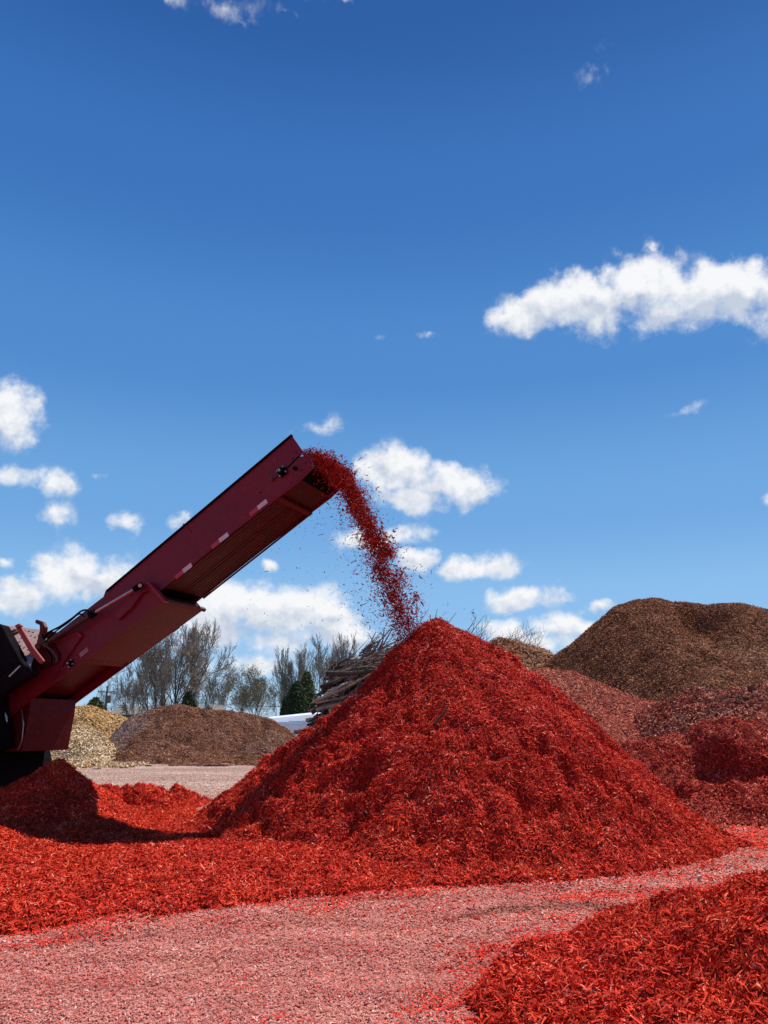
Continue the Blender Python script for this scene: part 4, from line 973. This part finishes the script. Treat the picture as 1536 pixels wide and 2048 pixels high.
# clouds: (px, py, rx, ry, density); sizes are angles on the sky
CL = [  # long cloud upper right
 (1020, 640, 72, 30, .9), (1060, 615, 60, 46, 1.0), (1110, 598, 75, 58, 1.1), (1240, 600, 150, 40, 1.0), (1430, 590, 160, 50, 1.05), (1250, 525, 30, 22, .6), (1300, 512, 18, 16, .6), (1190, 608, 80, 62, 1.15), (1290, 572, 90, 62, 1.15), (1400, 590, 95, 62, 1.15), (1480, 575, 75, 62, 1.15), (1560, 600, 90, 60, 1.1), (1350, 630, 90, 26, .8),
 # left edge
 (10, 825, 70, 66, 1.15), (-60, 840, 90, 70, 1.1), (20, 945, 60, 26, .75), (105, 958, 55, 26, .85), (115, 1020, 45, 26, .55), (250, 1040, 38, 26, .6), (210, 940, 26, 12, .4), (355, 1048, 34, 18, .7),
 (75, 1115, 36, 22, .7), (10, 1120, 30, 14, .6), (160, 1150, 100, 52, 1.15), (70, 1180, 70, 44, .9), (20, 1200, 70, 26, .7), (210, 1160, 60, 44, 1.0),
 # behind the stream
 (790, 940, 70, 46, 1.2), (880, 965, 105, 42, 1.15), (830, 1000, 100, 26, .9), (945, 985, 50, 28, .9),
 (720, 1080, 66, 34, .85), (800, 1065, 84, 24, .7), (825, 1115, 46, 28, 1.0), (955, 1132, 70, 28, 1.1), (900, 1142, 30, 14, .7),
 (1035, 1196, 86, 28, 1.0), (1110, 1200, 36, 12, .6), (1195, 1218, 36, 14, .85), (985, 1195, 30, 12, .6),
 # low band
 (570, 1222, 125, 56, 1.25), (470, 1215, 95, 56, 1.1), (650, 1238, 62, 36, 1.15), (430, 1260, 90, 46, 1.0), (530, 1130, 26, 16, .8), (650, 1275, 90, 28, .9), (705, 1280, 55, 34, 1.05), (1020, 1262, 75, 30, .95), (1125, 1258, 75, 28, .95), (1070, 1285, 110, 26, .9), (490, 1330, 90, 26, .75), (1130, 1240, 40, 10, .5),
 (540, 1285, 120, 26, .6), (960, 1255, 40, 16, .6),
 # wisps
 (635, 850, 60, 18, .36), (1190, 145, 26, 42, .30), (450, 12, 60, 22, .20), (485, 38, 30, 14, .22), (330, 5, 40, 12, .22), (1370, 816, 34, 14, .4), (575, 38, 30, 18, .3), (690, -10, 50, 16, .35), (1545, 1000, 22, 22, .5), (750, 672, 22, 9, .28), (865, 680, 20, 8, .28)]
n1 = nd('ShaderNodeTexNoise'); n1.inputs['Scale'].default_value = 12; n1.inputs['Detail'].default_value = 9; n1.inputs['Roughness'].default_value = .58
L.new(Pn, n1.inputs['Vector'])
# warp the position a little so outlines are never oval
vs = nd('ShaderNodeVectorMath', operation='SUBTRACT'); L.new(n1.outputs['Color'], vs.inputs[0]); vs.inputs[1].default_value = (.5, .5, .5)
vm = nd('ShaderNodeVectorMath', operation='MULTIPLY'); L.new(vs.outputs[0], vm.inputs[0]); vm.inputs[1].default_value = (.085, .050, 0)
va = nd('ShaderNodeVectorMath', operation='ADD'); L.new(Pn, va.inputs[0]); L.new(vm.outputs[0], va.inputs[1])
Pw = va.outputs[0]
F_ = None; Hh_ = None
for (px, py, rx, ry, s) in CL:
    a, e = azel(px, py); a2, e2 = azel(px + rx, py); a3, e3 = azel(px, py - ry)
    ra = math.hypot(a2 - a, e2 - e) * 1.36; re = abs(e3 - e) * 1.36
    q2 = nd('ShaderNodeVectorMath', operation='MULTIPLY_ADD'); L.new(Pw, q2.inputs[0]); q2.inputs[1].default_value = (1 / ra, 1 / re, 0); q2.inputs[2].default_value = (-a / ra, -e / re, 0)
    q3 = nd('ShaderNodeVectorMath', operation='LENGTH'); L.new(q2.outputs[0], q3.inputs[0])
    f = mth('MULTIPLY_ADD', q3.outputs['Value'], -s, s)
    F_ = f if F_ is None else mth('SMOOTH_MAX', F_, f, .12)
    if s >= .8:
        s2 = nd('ShaderNodeSeparateXYZ'); L.new(q2.outputs[0], s2.inputs[0])
        hv = mth('MULTIPLY', s2.outputs[1], mth('MAXIMUM', f, 0.0))
        Hh_ = hv if Hh_ is None else mth('ADD', Hh_, hv)
n2 = nd('ShaderNodeTexNoise'); n2.inputs['Scale'].default_value = 21; n2.inputs['Detail'].default_value = 10; n2.inputs['Roughness'].default_value = .60
L.new(Pn, n2.inputs['Vector'])
off = nd('ShaderNodeVectorMath', operation='ADD'); L.new(Pn, off.inputs[0]); off.inputs[1].default_value = (.006, .010, 0)
n3 = nd('ShaderNodeTexNoise'); n3.inputs['Scale'].default_value = 26; n3.inputs['Detail'].default_value = 5; n3.inputs['Roughness'].default_value = .58
L.new(off.outputs[0], n3.inputs['Vector'])
n4 = nd('ShaderNodeTexNoise'); n4.inputs['Scale'].default_value = 26; n4.inputs['Detail'].default_value = 5; n4.inputs['Roughness'].default_value = .58
L.new(Pn, n4.inputs['Vector'])
dens = mth('MULTIPLY_ADD', mth('SUBTRACT', n2.outputs[0], .5), 2.0, F_)
mr = nd('ShaderNodeMapRange', interpolation_type='SMOOTHSTEP'); L.new(dens, mr.inputs[0]); mr.inputs[1].default_value = .08; mr.inputs[2].default_value = .72
alpha = mth('MULTIPLY', mr.outputs[0], mth('MULTIPLY_ADD', mth('MAXIMUM', F_, 0.0), 2.6, .30, clamp=True))
lit = mth('SUBTRACT', n4.outputs[0], n3.outputs[0])       # >0 where the cloud falls away toward the sun
sh = mth('ADD', mth('MULTIPLY_ADD', lit, 2.0, .62), mth('MULTIPLY', Hh_, 1.0))
sh = mth('SUBTRACT', sh, mth('MULTIPLY', mth('MAXIMUM', mth('SUBTRACT', dens, .70), 0.0), .22))
cr_ = nd('ShaderNodeValToRGB'); L.new(sh, cr_.inputs[0]); e = cr_.color_ramp.elements
e[0].position = .12; e[0].color = (4.9, 5.5, 6.6, 1); e[1].position = .82; e[1].color = (8.1, 8.2, 8.4, 1)
k = e.new(.45); k.color = (6.5, 6.9, 7.5, 1)
# sky: deepen the blue a little, as a phone shows it
def lin(c): return tuple(((v / 255) ** 2.2) / .09 / 1.27 / 12 for v in c)
gr = nd('ShaderNodeValToRGB'); L.new(mth('MULTIPLY', el, 1 / (math.pi / 2)), gr.inputs[0]); ge = gr.color_ramp.elements
gr.color_ramp.interpolation = 'EASE'
st = [(0, (176, 211, 240)), (.03, (162, 204, 241)), (.09, (136, 187, 236)), (.17, (108, 165, 224)), (.29, (78, 137, 206)), (.42, (56, 113, 186)), (.54, (39, 90, 162)), (.75, (32, 76, 146)), (1, (30, 72, 140))]
while len(ge) < len(st): ge.new(.5)
for q, (p_, c_) in zip(ge, st): q.position = p_; q.color = (*lin(c_), 1)
gs = nd('ShaderNodeVectorMath', operation='SCALE'); L.new(gr.outputs[0], gs.inputs[0]); gs.inputs[3].default_value = 12
hs = nd('ShaderNodeMix', data_type='RGBA'); hs.inputs[0].default_value = .9; L.new(sky.outputs[0], hs.inputs[6]); L.new(gs.outputs[0], hs.inputs[7])
mx = nd('ShaderNodeMix', data_type='RGBA'); L.new(alpha, mx.inputs[0]); L.new(hs.outputs[2], mx.inputs[6]); L.new(cr_.outputs[0], mx.inputs[7])
L.new(mx.outputs[2], bg.inputs[0]); bg.inputs[1].default_value = .09
w.cycles.sampling_method = 'MANUAL'; w.cycles.sample_map_resolution = 512

sc.view_settings.view_transform = 'Standard'; sc.view_settings.look = 'None'; sc.view_settings.exposure = .35; sc.view_settings.gamma = 1
sc.cycles.max_bounces = 6; sc.cycles.diffuse_bounces = 3; sc.cycles.use_denoising = True
